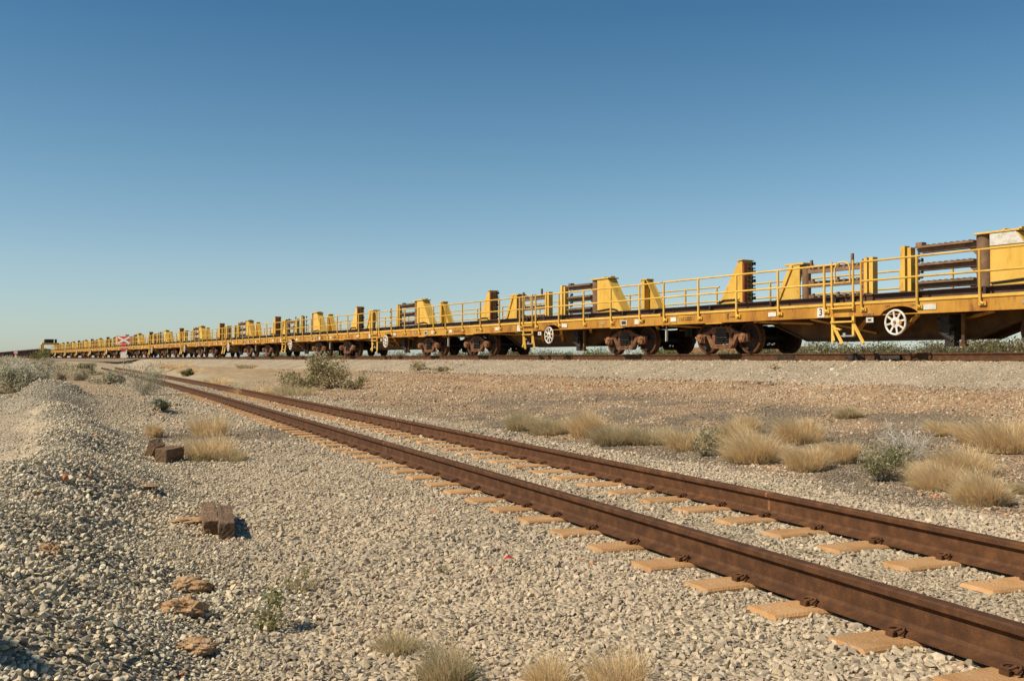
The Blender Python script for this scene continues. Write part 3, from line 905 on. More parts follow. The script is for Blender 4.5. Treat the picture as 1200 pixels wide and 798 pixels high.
    b = MB(); b.lathe([(-.05, 0), (-.05, .035), (-.02, .035)], c, 10); b.tube([(c[0], c[1], c[2]), (c[0], .5, c[2])], .03, 8); b.build('hub', CAST, h_)
    b = MB(); b.box(c[0] + .12, c[0] + .19, c[1] - .03, c[1] - .012, c[2] - .05, c[2] + .03); b.build('tag', SILLM, h_)
    # rail brackets & towers on the deck
    def spikes(b, x, y, z0, z1, n, s):
        for k in range(n):
            z = z0 + (z1 - z0) * k / (n - 1)
            b.box(min(x, x + s * .16), max(x, x + s * .16), y - .015, y + .015, z - .018, z + .018)
            if k % 2 == 0: b.box(min(x + s * .12, x + s * .16), max(x + s * .12, x + s * .16), y - .03, y + .03, z - .03, z + .06)
            b.tube([(x + s * .05, y, z - .05), (x + s * .05, y, z + .05)], .022, 6)
    # tower A
    t = MB()
    t.prism([(1.56, 1.22), (2.71, 1.22), (2.71, 2.70), (2.60, 2.70)], .72, .75)
    t.bar((1.58, .90, 1.24), (2.62, .90, 2.70), .30, .03, (-.8, 0, .6))
    t.box(2.70, 2.80, .70, 1.10, 1.20, 2.72); t.box(2.58, 2.83, .67, 1.13, 2.722, 2.75); t.box(2.1, 2.7, .69, .72, 1.60, 1.66)
    ta = t.build('stanchion', YEL, w, bevel=.006)
    b = MB(); b.box(2.801, 2.83, .74, .86, 1.30, 2.66); b.build('strip', REDB, ta)
    b = MB()
    for yy in (.95, 1.05): spikes(b, 2.80, yy, 1.36, 2.62, 11, 1)
    b.build('rail_hook', DARK, ta)
    b = MB(); b.tube([(1.75, .70, 1.52), (2.0, .69, 1.60), (2.5, .69, 1.60), (2.75, .69, 1.48)], .02, 6); b.box(1.55, 1.72, .6, .72, 1.22, 1.40); b.build('hose', DARK, ta)
    # tower C (with swung rack beams)
    t = MB()
    t.prism([(4.05, 1.22), (5.0, 1.22), (5.0, 2.42), (4.62, 2.42)], .74, .78)
    t.bar((4.08, .72, 1.26), (4.72, .72, 2.42), .12, .05, (0, 1, 0)); t.box(4.45, 5.15, .72, 1.12, 2.42, 2.47); t.bar((4.55, .9, 1.25), (4.85, .9, 2.42), .30, .02, (1, 0, 0))
    tc_ = t.build('stanchion', YEL, w, bevel=.006)
    b = MB(); b.tube([(5.08, .92, 1.22), (5.08, .92, 2.40)], .12, 12); b.build('hinge_column', BROWN, w)
    for k in range(3):
        z = 1.40 + k * .385
        b = MB()
        L = 2.0
        b.box(5.12, 5.12 + L, .86, .98, z, z + .10); b.prism([(5.10, z + .0), (5.10, z + .26), (5.34, z + .10), (5.34, z)], .88, .96)
        for q in range(9):
            x = 5.32 + q * .215
            b.box(x - .022, x + .022, .88, .96, z + .10, z + .17 + (.0 if q % 4 else .05)); b.tube([(x + .07, .84, z + .135), (x + .07, 1.0, z + .135)], .03, 7)
        if k == 2: b.box(6.64, 6.70, .88, .94, z + .1, z + .42); b.box(5.24, 5.30, .88, .94, z + .1, z + .36)
        b.build('rack_beam', BROWN, w)
    t = MB(); t.box(7.20, 7.30, .72, .90, 1.20, 2.42); t.box(7.36, 7.48, .72, .90, 1.20, 2.42); t.build('rack_post', YEL, w)
    t = MB(); t.box(7.155, 7.197, .74, .86, 1.24, 2.34); t.build('post_strip', REDB, w)
    b = MB(); spikes(b, 7.15, .92, 1.4, 2.4, 8, -1); b.build('rail_hook', DARK, w)
    # rack 2 with the heavier beams
    t = MB(); t.box(8.33, 8.46, .70, .88, 1.20, 2.60); t.box(8.52, 8.62, .72, .88, 1.20, 2.55); t.build('rack_post', YEL, w)
    b = MB(); spikes(b, 8.62, .95, 1.4, 2.5, 9, 1) ; b.build('rail_hook', DARK, w)
    for k in range(3):
        z = 1.70 + k * .43
        b = MB()
        if k == 2: b.box(8.68, 8.86, .82, .98, z - .02, z + .10)
        b.box(8.75, 10.32, .70, 1.02, z - .05, z); b.box(8.75, 10.32, .80, .82, z - .16, z - .05); b.box(8.75, 10.32, .98, 1.0, z - .16, z - .05)
        b.prism([(10.30, z), (10.02, z - .07), (10.32, z - .36), (10.50, z - .36), (10.50, z)], .84, .96)
        for q in range(9): b.tube([(8.9 + q * .16, .74, z + .008), (8.9 + q * .16, .98, z + .008)], .02, 7)
        b.build('rack_beam', BROWN, w)
    b = MB(); b.tube([(10.48, .93, 1.20), (10.48, .93, 2.655)], .20, 18); b.build('hinge_column', BROWN, w)
    t = MB()
    t.prism([(10.72, 1.22), (12.45, 1.22), (11.35, 2.66), (10.72, 2.66)], .72, .76)
    t.prism([(10.72, 1.22), (12.45, 1.22), (11.35, 2.66), (10.72, 2.66)], 1.06, 1.10)
    t.bar((12.40, .91, 1.24), (11.36, .91, 2.64), .38, .03, (.8, 0, .6)); t.box(10.33, 11.45, .68, 1.14, 2.66, 2.70)
    for q in (11.0, 11.4): t.box(q - .03, q + .03, .8, 1.0, 2.70, 2.75)
    td = t.build('stanchion', YEL, w, bevel=.006)
    b = MB(); b.tube([(10.75, .70, 1.55), (11.6, .69, 1.60), (11.9, .69, 1.55), (12.15, .69, 1.40)], .022, 6); b.build('hose', DARK, td)
    # tower B
    t = MB()
    t.prism([(13.3, 1.22), (14.5, 1.22), (13.62, 2.46), (13.3, 2.46)], .92, .96)
    t.prism([(13.3, 1.22), (13.48, 1.22), (13.48, 2.46), (13.3, 2.46)], .70, .92)
    t.bar((14.42, .80, 1.24), (13.60, .80, 2.44), .22, .03, (.8, 0, .6)); t.box(13.28, 13.64, .68, .98, 2.46, 2.50)
    tb = t.build('stanchion', YEL, w, bevel=.006)
    b = MB(); spikes(b, 13.3, .85, 1.35, 2.4, 8, -1); b.build('rail_hook', DARK, tb)
    # plates
    def plate(x, z, ww, hh, m, nm='label_plate'):
        b = MB(); b.box(x - ww / 2, x + ww / 2, -.016, -.004, z - hh / 2, z + hh / 2)
        return b.build(nm, m, w)
    plate(.52, 1.06, .26, .13, WHITE); plate(4.72, 1.06, .30, .12, WHITE); plate(9.7, 1.05, .34, .13, WHITE)
    plate(12.1, 1.05, .28, .05, GREYP); plate(14.0, 1.05, .22, .16, WHITE); plate(7.95, .93, .32, .05, CAST)
    p = plate(8.0, .80, .22, .12, WHITE); b = MB(); b.box(7.95, 8.05, -.02, -.017, .78, .82); b.build('mark', BLACK, p)
    p = plate(13.3, 1.04, .34, .17, WHITE); b = MB(); b.box(13.18, 13.42, -.02, -.017, .985, 1.095); b.build('mark', DARK, p)
    np_ = plate(6.45, 1.04, .25, .25, WHITE, 'number_plate')
    b = MB(); b.box(2.05, 2.75, -.06, .03, .872, .897); b.build('jacking_pad', YEL, w)
    b = MB(); b.box(WL - 2.75, WL - 2.05, -.06, .03, .872, .897); b.build('jacking_pad', YEL, w)
    # small stencilled marks, too small to read
    b = MB()
    rs = random.Random(5)
    for z in (1.085, 1.025):
        x = .80
        while x < 1.42:
            ww = rs.uniform(.02, .05); b.box(x, x + ww, -.0035, -.001, z - .018, z + .018); x += ww + rs.choice((.014, .014, .04))
    for z in (1.11, 1.06, 1.01): b.box(2.9, 3.0, -.0035, -.001, z - .014, z + .014)
    x = 3.06
    while x < 3.5:
        ww = rs.uniform(.02, .04); b.box(x, x + ww, -.0035, -.001, 1.03, 1.06); x += ww + .015
    b.box(.2, .26, -.0035, -.001, 1.0, 1.1); b.box(14.35, 14.42, -.0035, -.001, .99, 1.1)
    b.build('stencil_marks', BLACK, w)
    for body, x, z in (('OFF', 8.52, 1.10), ('ON', 9.24, 1.10)):
        o = bpy.data.objects.new('lettering', text_mesh(body, .09, BLACK)); col.objects.link(o)
        o.parent = w; o.location = (x, -.003, z); o.rotation_euler = (math.pi / 2, 0, 0)
    return w

A1 = 24.86
wag = make_wagon()
WL_LABELS = ['nearest yellow flat wagon mostly outside the right edge of the frame',
 'large yellow flat wagon with number 3 plate and whole white handwheel at right',
 'second yellow flat wagon, its brown rack beams midway above a narrow oval handwheel',
 'third yellow flat wagon, behind the grey bush at the foot of the ballast',
 'fourth yellow flat wagon, above the big olive bush left of centre']
ORDN = ['fifth', 'sixth', 'seventh', 'eighth', 'ninth', 'tenth', 'eleventh', 'twelfth', 'thirteenth', 'fourteenth', 'fifteenth']
wagons = []
k = 0
while A1 + WL * (k - 1) < 222:
    a = A1 + WL * (k - 1)
    if k == 0: o = wag
    elif k in (1, 2): o = copy_tree(wag)
    else:
        # further wagons carry fewer or other beams
        def skip(ch, k=k):
            if not ch.name.startswith(('rack_beam', 'hinge_column', 'rack_post', 'post_strip')): return False
            x = sum(v.co.x for v in ch.data.vertices) / len(ch.data.vertices)
            if k % 3 == 0: return x < 7.6
            if k % 3 == 1: return ch.name.startswith('rack_beam') and x > 8
            return k % 2 == 1 and ch.name.startswith('rack_beam') and x < 7.6
        o = copy_tree(wag, skip=skip)
    o.location = tp(a, RAIL_D - .65, RH); o.rotation_euler = (0, 0, RZ)
    if k < 5: o['label'] = WL_LABELS[k]
    else: o['label'] = '%s yellow flat wagon counted from the right, small in the distance' % ORDN[k - 5]
    wagons.append(o); k += 1
n3 = bpy.data.objects.new('digit', text_mesh('3', .24, BLACK, 'digit', .004)); col.objects.link(n3)
for ch in wagons[1].children:
    if ch.name.startswith('number_plate'):
        n3.parent = ch
n3.location = (6.45, -.019, 1.04); n3.rotation_euler = (math.pi / 2, 0, 0)
# white topped tarp look of the last stanchion at the right edge: faded upper panel
fp = MB(); fp.prism([(10.73, 2.38), (11.55, 2.38), (11.35, 2.655), (10.73, 2.655)], .700, .716)
fp.build('faded_panel', WHITE, wagons[1])

# long rails carried on the decks
for i, (yy, lb) in enumerate(((.34, 'near edge long dark rail lying along the wagon decks behind the handrail'),
                              (.52, 'second long dark rail from the near edge of the wagon decks'),
                              (1.45, 'long dark rail lying along the middle of the wagon decks'),
                              (1.95, 'long dark rail near the far side of the wagon decks'))):
    L0 = A1 + WL * (k - 1) - 3 - i
    path = [(x, 0, 0, 0) for x in np.linspace(-(L0), -6, 60)]
    o = bpy.data.objects.new('long_rail', rail_mesh(path, DRUST, 'long_rail')); col.objects.link(o)
    o.location = tp(0, RAIL_D - .65 + yy, RH + 1.262); o.rotation_euler = (0, 0, RZ)
    tag(o, lb, 'steel rail', 'long rails loaded on the train')
    o.scale = (1, 1, 1.1)
# chocks between rail and deck
# ------------------------------------------------------------------ end machine
AE = A1 + WL * (k - 1) + 7.5
gm = empty('gantry_machine', tp(AE + 4, RAIL_D - .65, RH), RZ)
tag(gm, 'tall yellow gantry machine with a dark cab at the far end of the train', 'rail machine')
b = MB(); b.box(0, 11, 0, 2.8, .85, 1.2); b.build('chassis', SILLM, gm)
b = MB()
for x in (6.0, 9.6):
    for y in (.1, 2.7): b.box(x - .15, x + .15, y - .15, y + .15, 1.2, 2.9)
b.box(5.8, 9.8, -.15, 2.95, 2.7, 3.05); b.bar((5.0, .1, 1.3), (6.0, .1, 2.9), .2, .2, (0, 1, 0)); b.bar((5.0, 2.7, 1.3), (6, 2.7, 2.9), .2, .2, (0, 1, 0))
b.build('gantry_frame', YEL, gm)
b = MB(); b.box(7.0, 9.6, .45, 2.1, 3.05, 3.75); b.build('cab', DARK, gm, bevel=.05)
b = MB(); b.box(6.9, 9.8, .4, 2.2, 3.753, 3.82); b.build('cab_roof', WHITE, gm)
b = MB(); b.box(9.0, 9.5, 2.3, 2.7, 3.05, 3.8); b.build('engine_stack', DARK, gm)
make_bogie(gm, 2.0); make_bogie(gm, 9.0)
# dark ore wagons beyond
def ore_wagon():
    w = empty('ore_wagon')
    tag(w, 'x', 'ore wagon', 'dark ore wagons beyond the yellow train')
    b = MB()
    b.prism([(.3, .9), (9.2, .9), (9.5, 1.8), (0, 1.8)], .1, .16); b.prism([(.3, .9), (9.2, .9), (9.5, 1.8), (0, 1.8)], 2.64, 2.7)
    for kk in range(9): b.box(.6 + kk * 1.03, .72 + kk * 1.03, .02, .099, .95, 1.75)
    b.box(.3, 9.2, .16, 2.64, .85, .95); b.box(0.0, .08, .16, 2.64, 1.0, 1.8); b.box(9.42, 9.5, .16, 2.64, 1.0, 1.8); b.box(0, 9.5, .05, 2.75, 1.8, 1.87)
    b.build('body', COALG, w)
    b = MB(); b.prism([(.2, 1.872), (9.3, 1.872), (7.5, 1.98), (2, 2.0)], .3, 2.5); b.build('ore_load', ORE, w)
    make_bogie(w, 1.6); make_bogie(w, 7.9)
    return w
ow = ore_wagon()
nm = ['first', 'second', 'third', 'fourth', 'fifth', 'sixth', 'seventh', 'eighth', 'ninth', 'tenth', 'eleventh', 'twelfth', 'thirteenth', 'fourteenth', 'fifteenth', 'sixteenth']
for i in range(16):
    o = ow if i == 0 else copy_tree(ow)
    o.location = tp(AE + 16 + i * 10.2, RAIL_D - .65, RH); o.rotation_euler = (0, 0, RZ)
    o['label'] = '%s dark ore wagon past the gantry machine at the far left' % nm[i]

# ------------------------------------------------------------------ signs
def crossing_sign(px, Z, zbase, S, label, top_y):
    X = (px - 600) / F * Z
    ztop = EYE + (420 - top_y) / F * Z
    w = empty('crossing_sign', (X, Z, float(height(X, Z))), -0.2)
    tag(w, label, 'sign', 'level crossing signs')
    zt = ztop - w.location.z
    W_ = S; Hh = S * .55
    b = MB(); b.tube([(0, .04, 0), (0, .04, zt)], .035, 8); b.build('post', POSTM, w)
    b = MB(); b.box(-W_ / 2, W_ / 2, -.01, .01, zt - Hh, zt); bd = b.build('board', REDP, w)
    b = MB()
    for s in (-1, 1): b.bar((-W_ * .44, -.016 - .003 * (s > 0), zt - Hh / 2 - s * Hh * .38), (W_ * .44, -.016 - .003 * (s > 0), zt - Hh / 2 + s * Hh * .38), W_ * .13, .004, (0, 1, 0))
    # thin white border
    for (x0, x1, z0, z1) in ((-W_ / 2, W_ / 2, zt - .03, zt), (-W_ / 2, W_ / 2, zt - Hh, zt - Hh + .03), (-W_ / 2, -W_ / 2 + .03, zt - Hh + .031, zt - .031), (W_ / 2 - .03, W_ / 2, zt - Hh + .031, zt - .031)):
        b.box(x0, x1, -.0125, -.0105, z0, z1)
    b.build('white_cross', WHITE, bd)
    r = S * .27; zc = zt - Hh - r * .92
    b = MB(); oct_ = [(r * math.cos(a), zc + r * math.sin(a)) for a in [math.pi / 8 + k_ * math.pi / 4 for k_ in range(8)]]
    b.prism(oct_, -.04, -.022); dsc = b.build('stop_disc', REDP, w)
    o = bpy.data.objects.new('lettering', text_mesh('STOP', r * .72, WHITE, 'lettering', .01)); col.objects.link(o)
    o.parent = dsc; o.location = (0, -.042, zc); o.rotation_euler = (math.pi / 2, 0, 0)
    b = MB(); zc2 = zc - r - .02; b.box(-S * .23, S * .23, -.03, -.012, zc2 - S * .42, zc2); b.build('lower_plate', WHITE, w)
    return w
crossing_sign(145, 96, 0, 1.38, 'red crossing sign with a white X in front of the distant wagons', 394)
crossing_sign(18.5, 230, 0, 1.0, 'tiny far crossing sign before the dark ore wagons at far left', 411.5)

# ------------------------------------------------------------------ timbers
def timber(pts_top, L, W, H, label, loc, rz, tilt=(0, 0)):
    bm = bmesh.new()
    bmesh.ops.create_cube(bm, size=1)
    for v in bm.verts: v.co = Vector((v.co.x * W, v.co.y * H, v.co.z * L))
    bmesh.ops.subdivide_edges(bm, edges=bm.edges[:], cuts=4, use_grid_fill=True)
    rs = random.Random(label)
    for v in bm.verts: v.co += Vector((rs.uniform(-1, 1), rs.uniform(-1, 1), rs.uniform(-1, 1))) * .0035
    me = bpy.data.meshes.new('timber_block'); bm.to_mesh(me); bm.free(); me.materials.append(WOOD)
    o = bpy.data.objects.new('timber_block', me); col.objects.link(o)
    o.matrix_world = Matrix.Translation(loc) @ Matrix.Rotation(rz, 4, 'Z') @ Matrix.Rotation(math.pi / 2 + tilt[0], 4, 'X') @ Matrix.Rotation(tilt[1], 4, 'Z')
    md = o.modifiers.new('bevel', 'BEVEL'); md.width = .006; md.segments = 2; md.limit_method = 'ANGLE'; md.angle_limit = R(50)
    tag(o, label, 'timber', 'old timber blocks on the gravel')
    return o
def tw(x, y, dz): 
    g_ = ground(x, y); return g_ + Vector((0, 0, dz))
timber(None, .84, .108, .115, 'left timber block of the close pair, nearer the orange dirt', tw(245.5, 616, .055), R(18.5), (0.02, 0.02))
timber(None, .88, .108, .115, 'right timber block of the close pair, casting the wide shadow', tw(264, 620, .055), R(17), (0.0, -0.02))
timber(None, .30, .15, .13, 'leaning timber offcut left of the V shaped pair by dry grass', tw(181, 537, .10), R(38), (-.75, 0.3))
timber(None, .32, .17, .16, 'squat timber offcut at the right of the V shaped pair', tw(199, 541, .09), R(-22), (.06, -0.08))

# ------------------------------------------------------------------ vegetation
def blades(n, r, L, wd, lean, pal, seed, bend=.5, flat=1.0, wind=(0, 0), seg=3, rx=1.0):
    rs = np.random.RandomState(seed)
    a = rs.uniform(0, 2 * np.pi, n); q = np.sqrt(rs.uniform(0, 1, n)) * r
    bx = np.cos(a) * q * rx; by = np.sin(a) * q
    o = a + rs.normal(0, .9, n)
    ln = L * rs.uniform(.4, 1.12, n) * (1 - .3 * (q / r) ** 2) * (.78 + .35 * np.sin(a * 2 + seed) * (q / r) + .2 * (rs.uniform(size=n) < .06))
    le = lean * (.25 + q / r) * rs.uniform(.4, 1.6, n) + (rs.uniform(size=n) < .12) * rs.uniform(0, .8, n)
    V = []; T = []
    c0 = np.array(pal)[rs.randint(len(pal), size=n)] * rs.uniform(.8, 1.2, (n, 1))
    wa = rs.uniform(0, np.pi, n)
    for k in range(seg + 1):
        t = k / seg
        hz = ln * (t - .18 * bend * t * t * (1 + le))
        ho = ln * (le * t * (.6 + bend * t))
        x = bx + np.cos(o) * ho + wind[0] * ln * t * t; y = by + np.sin(o) * ho + wind[1] * ln * t * t
        w = wd * (1 - .8 * t) * rs.uniform(.7, 1.3, n)
        for s in (-1, 1):
            V.append(np.stack([x + s * w * np.cos(wa), y + s * w * np.sin(wa), hz * flat - .01], 1)); T.append(c0)
    V = np.stack(V, 1); T = np.stack(T, 1)
    m_ = (seg + 1) * 2
    base = (np.arange(n) * m_)[:, None, None]
    q_ = np.array([[2 * k, 2 * k + 1, 2 * k + 3, 2 * k + 2] for k in range(seg)])[None]
    return V.reshape(-1, 3), (base + q_).reshape(-1, 4), T.reshape(-1, 3)

def leaves(n, rx, ry, rz, sz, pal, seed, hollow=.3, clump=7, low=0.0, elong=2.2):
    rs = np.random.RandomState(seed)
    ca = rs.uniform(0, 2 * np.pi, clump); cr = rs.uniform(.2, .75, clump)
    cx = np.cos(ca) * cr; cy = np.sin(ca) * cr; cz = rs.uniform(.25, .8, clump); cs = rs.uniform(.25, .48, clump)
    i = rs.randint(clump, size=n)
    d = rs.normal(size=(n, 3)); d /= np.linalg.norm(d, axis=1)[:, None]
    rad = (hollow + (1 - hollow) * rs.uniform(0, 1, n) ** .5)[:, None] * (1 + rs.normal(0, .14, (n, 1)))
    p = np.stack([cx[i], cy[i], cz[i]], 1) + d * rad * cs[i][:, None]
    p[:, 2] = np.abs(p[:, 2] - low) + low
    p *= np.array([rx, ry, rz])
    ax = rs.normal(size=(n, 3)); ax[:, 2] += .6; ax /= np.linalg.norm(ax, axis=1)[:, None]
    b_ = np.cross(ax, rs.normal(size=(n, 3))); b_ /= np.linalg.norm(b_, axis=1)[:, None]
    l = sz * rs.uniform(.6, 1.4, (n, 1)); w = l / elong
    V = np.stack([p - ax * l * .5, p + b_ * w * .5, p + ax * l * .5, p - b_ * w * .5], 1).reshape(-1, 3)
    q = np.arange(4 * n).reshape(-1, 4)
    c = np.array(pal)[rs.randint(len(pal), size=n)] * rs.uniform(.75, 1.25, (n, 1))
    return V, q, np.repeat(c, 4, 0)

def stems(n, rx, ry, rz, wd, pal, seed, subs=3, wiggle=.12, seg=5):
    rs = np.random.RandomState(seed)
    V = []; Q = []; C = []; cnt = 0
    def strand(p, d, L, w, depth):
        nonlocal cnt
        c = np.array(pal[rs.randint(len(pal))]) * rs.uniform(.8, 1.2)
        side = np.cross(d, rs.normal(size=3)); side /= np.linalg.norm(side) + 1e-9
        pts = []
        for k in range(seg + 1):
            pts.append(p.copy()); d = d + rs.normal(0, wiggle, 3) * 1.5; d[2] -= .02; d /= np.linalg.norm(d)
            p = p + d * L / seg
        s2 = np.cross(side, d); s2 /= np.linalg.norm(s2) + 1e-9
        for sd_ in (side, s2):
            for k, q in enumerate(pts):
                ww = w * (1 - .75 * k / seg)
                V.append(q - sd_ * ww); V.append(q + sd_ * ww); C.append(c); C.append(c)
            for k in range(seg): Q.append((cnt + 2 * k, cnt + 2 * k + 1, cnt + 2 * k + 3, cnt + 2 * k + 2))
            cnt += 2 * (seg + 1)
        if depth > 0:
            for _ in range(subs):
                k = rs.randint(1, seg + 1); dd = d + rs.normal(0, .8, 3); dd /= np.linalg.norm(dd)
                if pts[k][2] + dd[2] * L < 0.02: dd[2] = abs(dd[2])
                strand(pts[k].copy(), dd, L * rs.uniform(.35, .6), w * .6, depth - 1)
    for _ in range(n):
        a = rs.uniform(0, 2 * np.pi); e = rs.uniform(.25, 1.4)
        d = np.array([np.cos(a) * np.cos(e) * rx, np.sin(a) * np.cos(e) * ry, np.sin(e) * rz]); L = np.linalg.norm(d)
        strand(np.array([rs.normal(0, rx * .06), rs.normal(0, ry * .06), 0.]), d / L, L * rs.uniform(.6, 1.0), wd, 2)
    V = np.array(V); V[:, 2] = np.maximum(V[:, 2], -.02)
    return V, np.array(Q), np.array(C)

def join(*parts):
    V = []; Q = []; C = []; n = 0
    for v, q, c in parts:
        V.append(v); Q.append(q + n); C.append(c); n += len(v)
    return np.concatenate(V), np.concatenate(Q), np.concatenate(C)

STRAW = [(.86, .65, .36), (.90, .73, .45), (.78, .57, .30), (.88, .69, .41), (.66, .49, .27)]
STRAWG = [(.58, .47, .26), (.68, .55, .33), (.46, .39, .21), (.74, .58, .36)]
OLIVE = [(.20, .20, .07), (.27, .25, .10), (.15, .16, .06), (.34, .29, .13), (.40, .33, .17)]
GREYG = [(.30, .32, .22), (.40, .41, .30), (.22, .24, .15), (.50, .49, .39), (.36, .36, .26)]
GREYT = [(.70, .60, .42), (.78, .68, .50), (.58, .49, .34), (.64, .55, .36), (.50, .43, .27), (.38, .34, .20)]
GREEN = [(.13, .16, .05), (.20, .23, .08), (.09, .11, .04), (.28, .29, .12)]
YGREEN = [(.34, .34, .12), (.26, .28, .10), (.42, .40, .18), (.20, .22, .09)]
DEADW = [(.80, .73, .62), (.70, .63, .51), (.85, .79, .69), (.58, .51, .40)]
TWIG = [(.22, .16, .10), (.30, .23, .15), (.16, .12, .08)]

def plant(name, geo, loc, label, cat, group=None, rz=0.0, sub=None):
    if sub is None:
        o = bpy.data.objects.new(name, np_mesh(name, *geo[:2], LEAFM, geo[2])); col.objects.link(o)
    else:
        o = empty(name)
        for nm_, g_ in sub:
            c = bpy.data.objects.new(nm_, np_mesh(nm_, *g_[:2], LEAFM, g_[2])); col.objects.link(c); c.parent = o
    o.location = loc; o.rotation_euler = (0, 0, rz)
    tag(o, label, cat, group)
    return o

# dry tufts: (px, py of base, width px, height px, density, palette, label)
TUFTS = [
 (885, 540, 74, 46, 1.0, 'S', 'full blond tussock beside the grey green bush, left end of the right hand grass clumps'),
 (862, 520, 44, 34, .8, 'S', 'blond tussock tucked behind the left tussock of the grass clumps'),
 (938, 519, 50, 38, .9, 'S', 'upright straw tussock standing behind the two round ones'),
 (947, 551, 44, 36, 1.0, 'S', 'small round blond tussock nearest the far rail, left of its twin'),
 (985, 541, 38, 30, 1.0, 'S', 'small round blond tussock just right of its twin'),
 (1105, 509, 34, 20, .8, 'S', 'small low tuft alone on the dark gravel'),
 (1100, 574, 62, 44, 1.0, 'S', 'left half of the large foreground tussock right of the green bush'),
 (1152, 590, 62, 48, 1.1, 'S', 'right half of the large foreground tussock at the track side'),
 (1128, 555, 70, 40, 1.0, 'S', 'middle blond tussock behind the large foreground tussock'),
 (1182, 528, 74, 48, 1.0, 'S', 'tall blond tussock reaching the right edge of the frame'),
 (1148, 520, 50, 34, .9, 'S', 'leaning blond tussock left of the one at the right edge'),
 (1200, 578, 24, 16, .7, 'G', 'little greyish tuft cut by the right edge of the frame'),
 (877, 506, 30, 24, .7, 'S', 'thin pale tuft at the back above the left tussock'),
 (690, 512, 46, 40, .8, 'S', 'rounded straw tuft in the middle of the weedy strip'),
 (722, 520, 56, 30, .7, 'G', 'faded greenish straw tuft right of the rounded middle tuft'),
 (764, 519, 60, 26, .6, 'G', 'sparse low tuft in the weedy strip left of centre right'),
 (806, 527, 48, 32, .7, 'S', 'straw tuft touching the left side of the grey green bush'),
 (648, 508, 56, 26, .6, 'G', 'sparse grey straw tuft left of the rounded middle tuft'),
 (612, 503, 40, 26, .6, 'G', 'leftmost sparse tuft of the weedy strip beyond the rails'),
 (995, 489, 34, 16, .5, 'G', 'faint low tuft on the brown stones behind the clumps'),
 (246, 538, 56, 42, .34, 'S', 'wispy blond grass just right of the small timber offcuts'),
 (268, 540, 42, 20, .3, 'G', 'low weedy grass at the right foot of the wispy blond grass'),
 (246, 510, 44, 34, .28, 'S', 'wispy pale grass behind the one by the timber offcuts'),
 (182, 512, 18, 20, .35, 'S', 'small thin blond tuft above the leaning offcut'),
 (466, 762, 60, 34, .6, 'G', 'thin dry tuft at the bottom, leftmost of the front row'),
 (524, 796, 70, 60, .7, 'G', 'wide dry tuft at the bottom with a green base'),
 (642, 800, 56, 46, .55, 'S', 'thin blond tuft on the bottom edge between two others'),
 (724, 800, 76, 56, .65, 'S', 'dry brownish tuft on the bottom edge nearest the siding'),
 (352, 690, 34, 18, .2, 'G', 'few short stalks on the gravel right of the paired timbers'),
 (300, 462, 50, 16, .5, 'S', 'low straw fringe along the siding left of the olive bush'),
 (345, 463, 60, 18, .6, 'G', 'low straw and green fringe touching the olive bush'),
 (255, 450, 50, 12, .5, 'S', 'flat straw fringe left of the other siding fringes'),
 (225, 437, 40, 8, .5, 'S', 'tiny straw patch far along the siding'),
 (205, 432, 40, 9, .6, 'S', 'tiny straw mound on the rise before the far wagons'),
 (290, 431, 26, 6, .4, 'G', 'tiny tuft on the flat below the far wagons'),
]
for i, (px, py, wpx, hpx, den, pl, lb) in enumerate(TUFTS):
    g_ = ground(px, py)
    sc_ = g_.y / F
    r = wpx * sc_ / 2 * 1.1; L = hpx * sc_ * (1.13 if py < 700 else 1.1)
    far_ = max(1.0, g_.y / 9)
    nb = int(4600 * den) if g_.y > 6 else int(1500 * den)
    if g_.y > 30: nb = 900
    wd = max(.0016, .55 * sc_ * .5)
    pal = STRAW if pl == 'S' else STRAWG
    rb = r * .78
    parts = [blades(nb, rb, L * 1.02, wd, .42 * min(1.4, r / max(L, .01)), pal, 300 + i, bend=.9, wind=(-.16, .02))]
    if py > 530 and g_.y < 14: parts.append(blades(nb // 6, rb * 1.1, L * .5, wd, 1.1, STRAWG if pl == 'S' else YGREEN, 700 + i))
    plant('grass_tuft', join(*parts), g_, lb, 'grass', 'dry grass tufts')

# dry stubble too scattered to count, between the tracks and along the siding
rs = np.random.RandomState(77)
n_ = 60000
sx_ = rs.uniform(-16, 24, n_); sy_ = rs.uniform(8, 40, n_)
uu = udist(sx_, sy_); vv_ = vdist(sx_, sy_)
dn = fbm(sx_ * .7, sy_ * .7, 97, 4)
kk = (uu > 2.6) & (vv_ > 1.9) & (dn > .52 + .12 * rs.uniform(size=n_)) & (np.abs(np.degrees(np.arctan2(sx_, sy_))) < 29)
sx_, sy_ = sx_[kk], sy_[kk]; m_ = len(sx_); sz_ = height(sx_, sy_)
V_, Q_, C_ = blades(m_, .01, .09, .0035, 1.0, STRAW + STRAWG + OLIVE, 555, seg=2)
V_ = V_.reshape(m_, -1, 3) + np.stack([sx_, sy_, sz_], 1)[:, None, :]
o = bpy.data.objects.new('dry_stubble', np_mesh('dry_stubble', V_.reshape(-1, 3), Q_, LEAFM, C_)); col.objects.link(o)
tag(o, 'sparse dry stubble on the ground between the siding and the train', 'grass', kind='stuff')

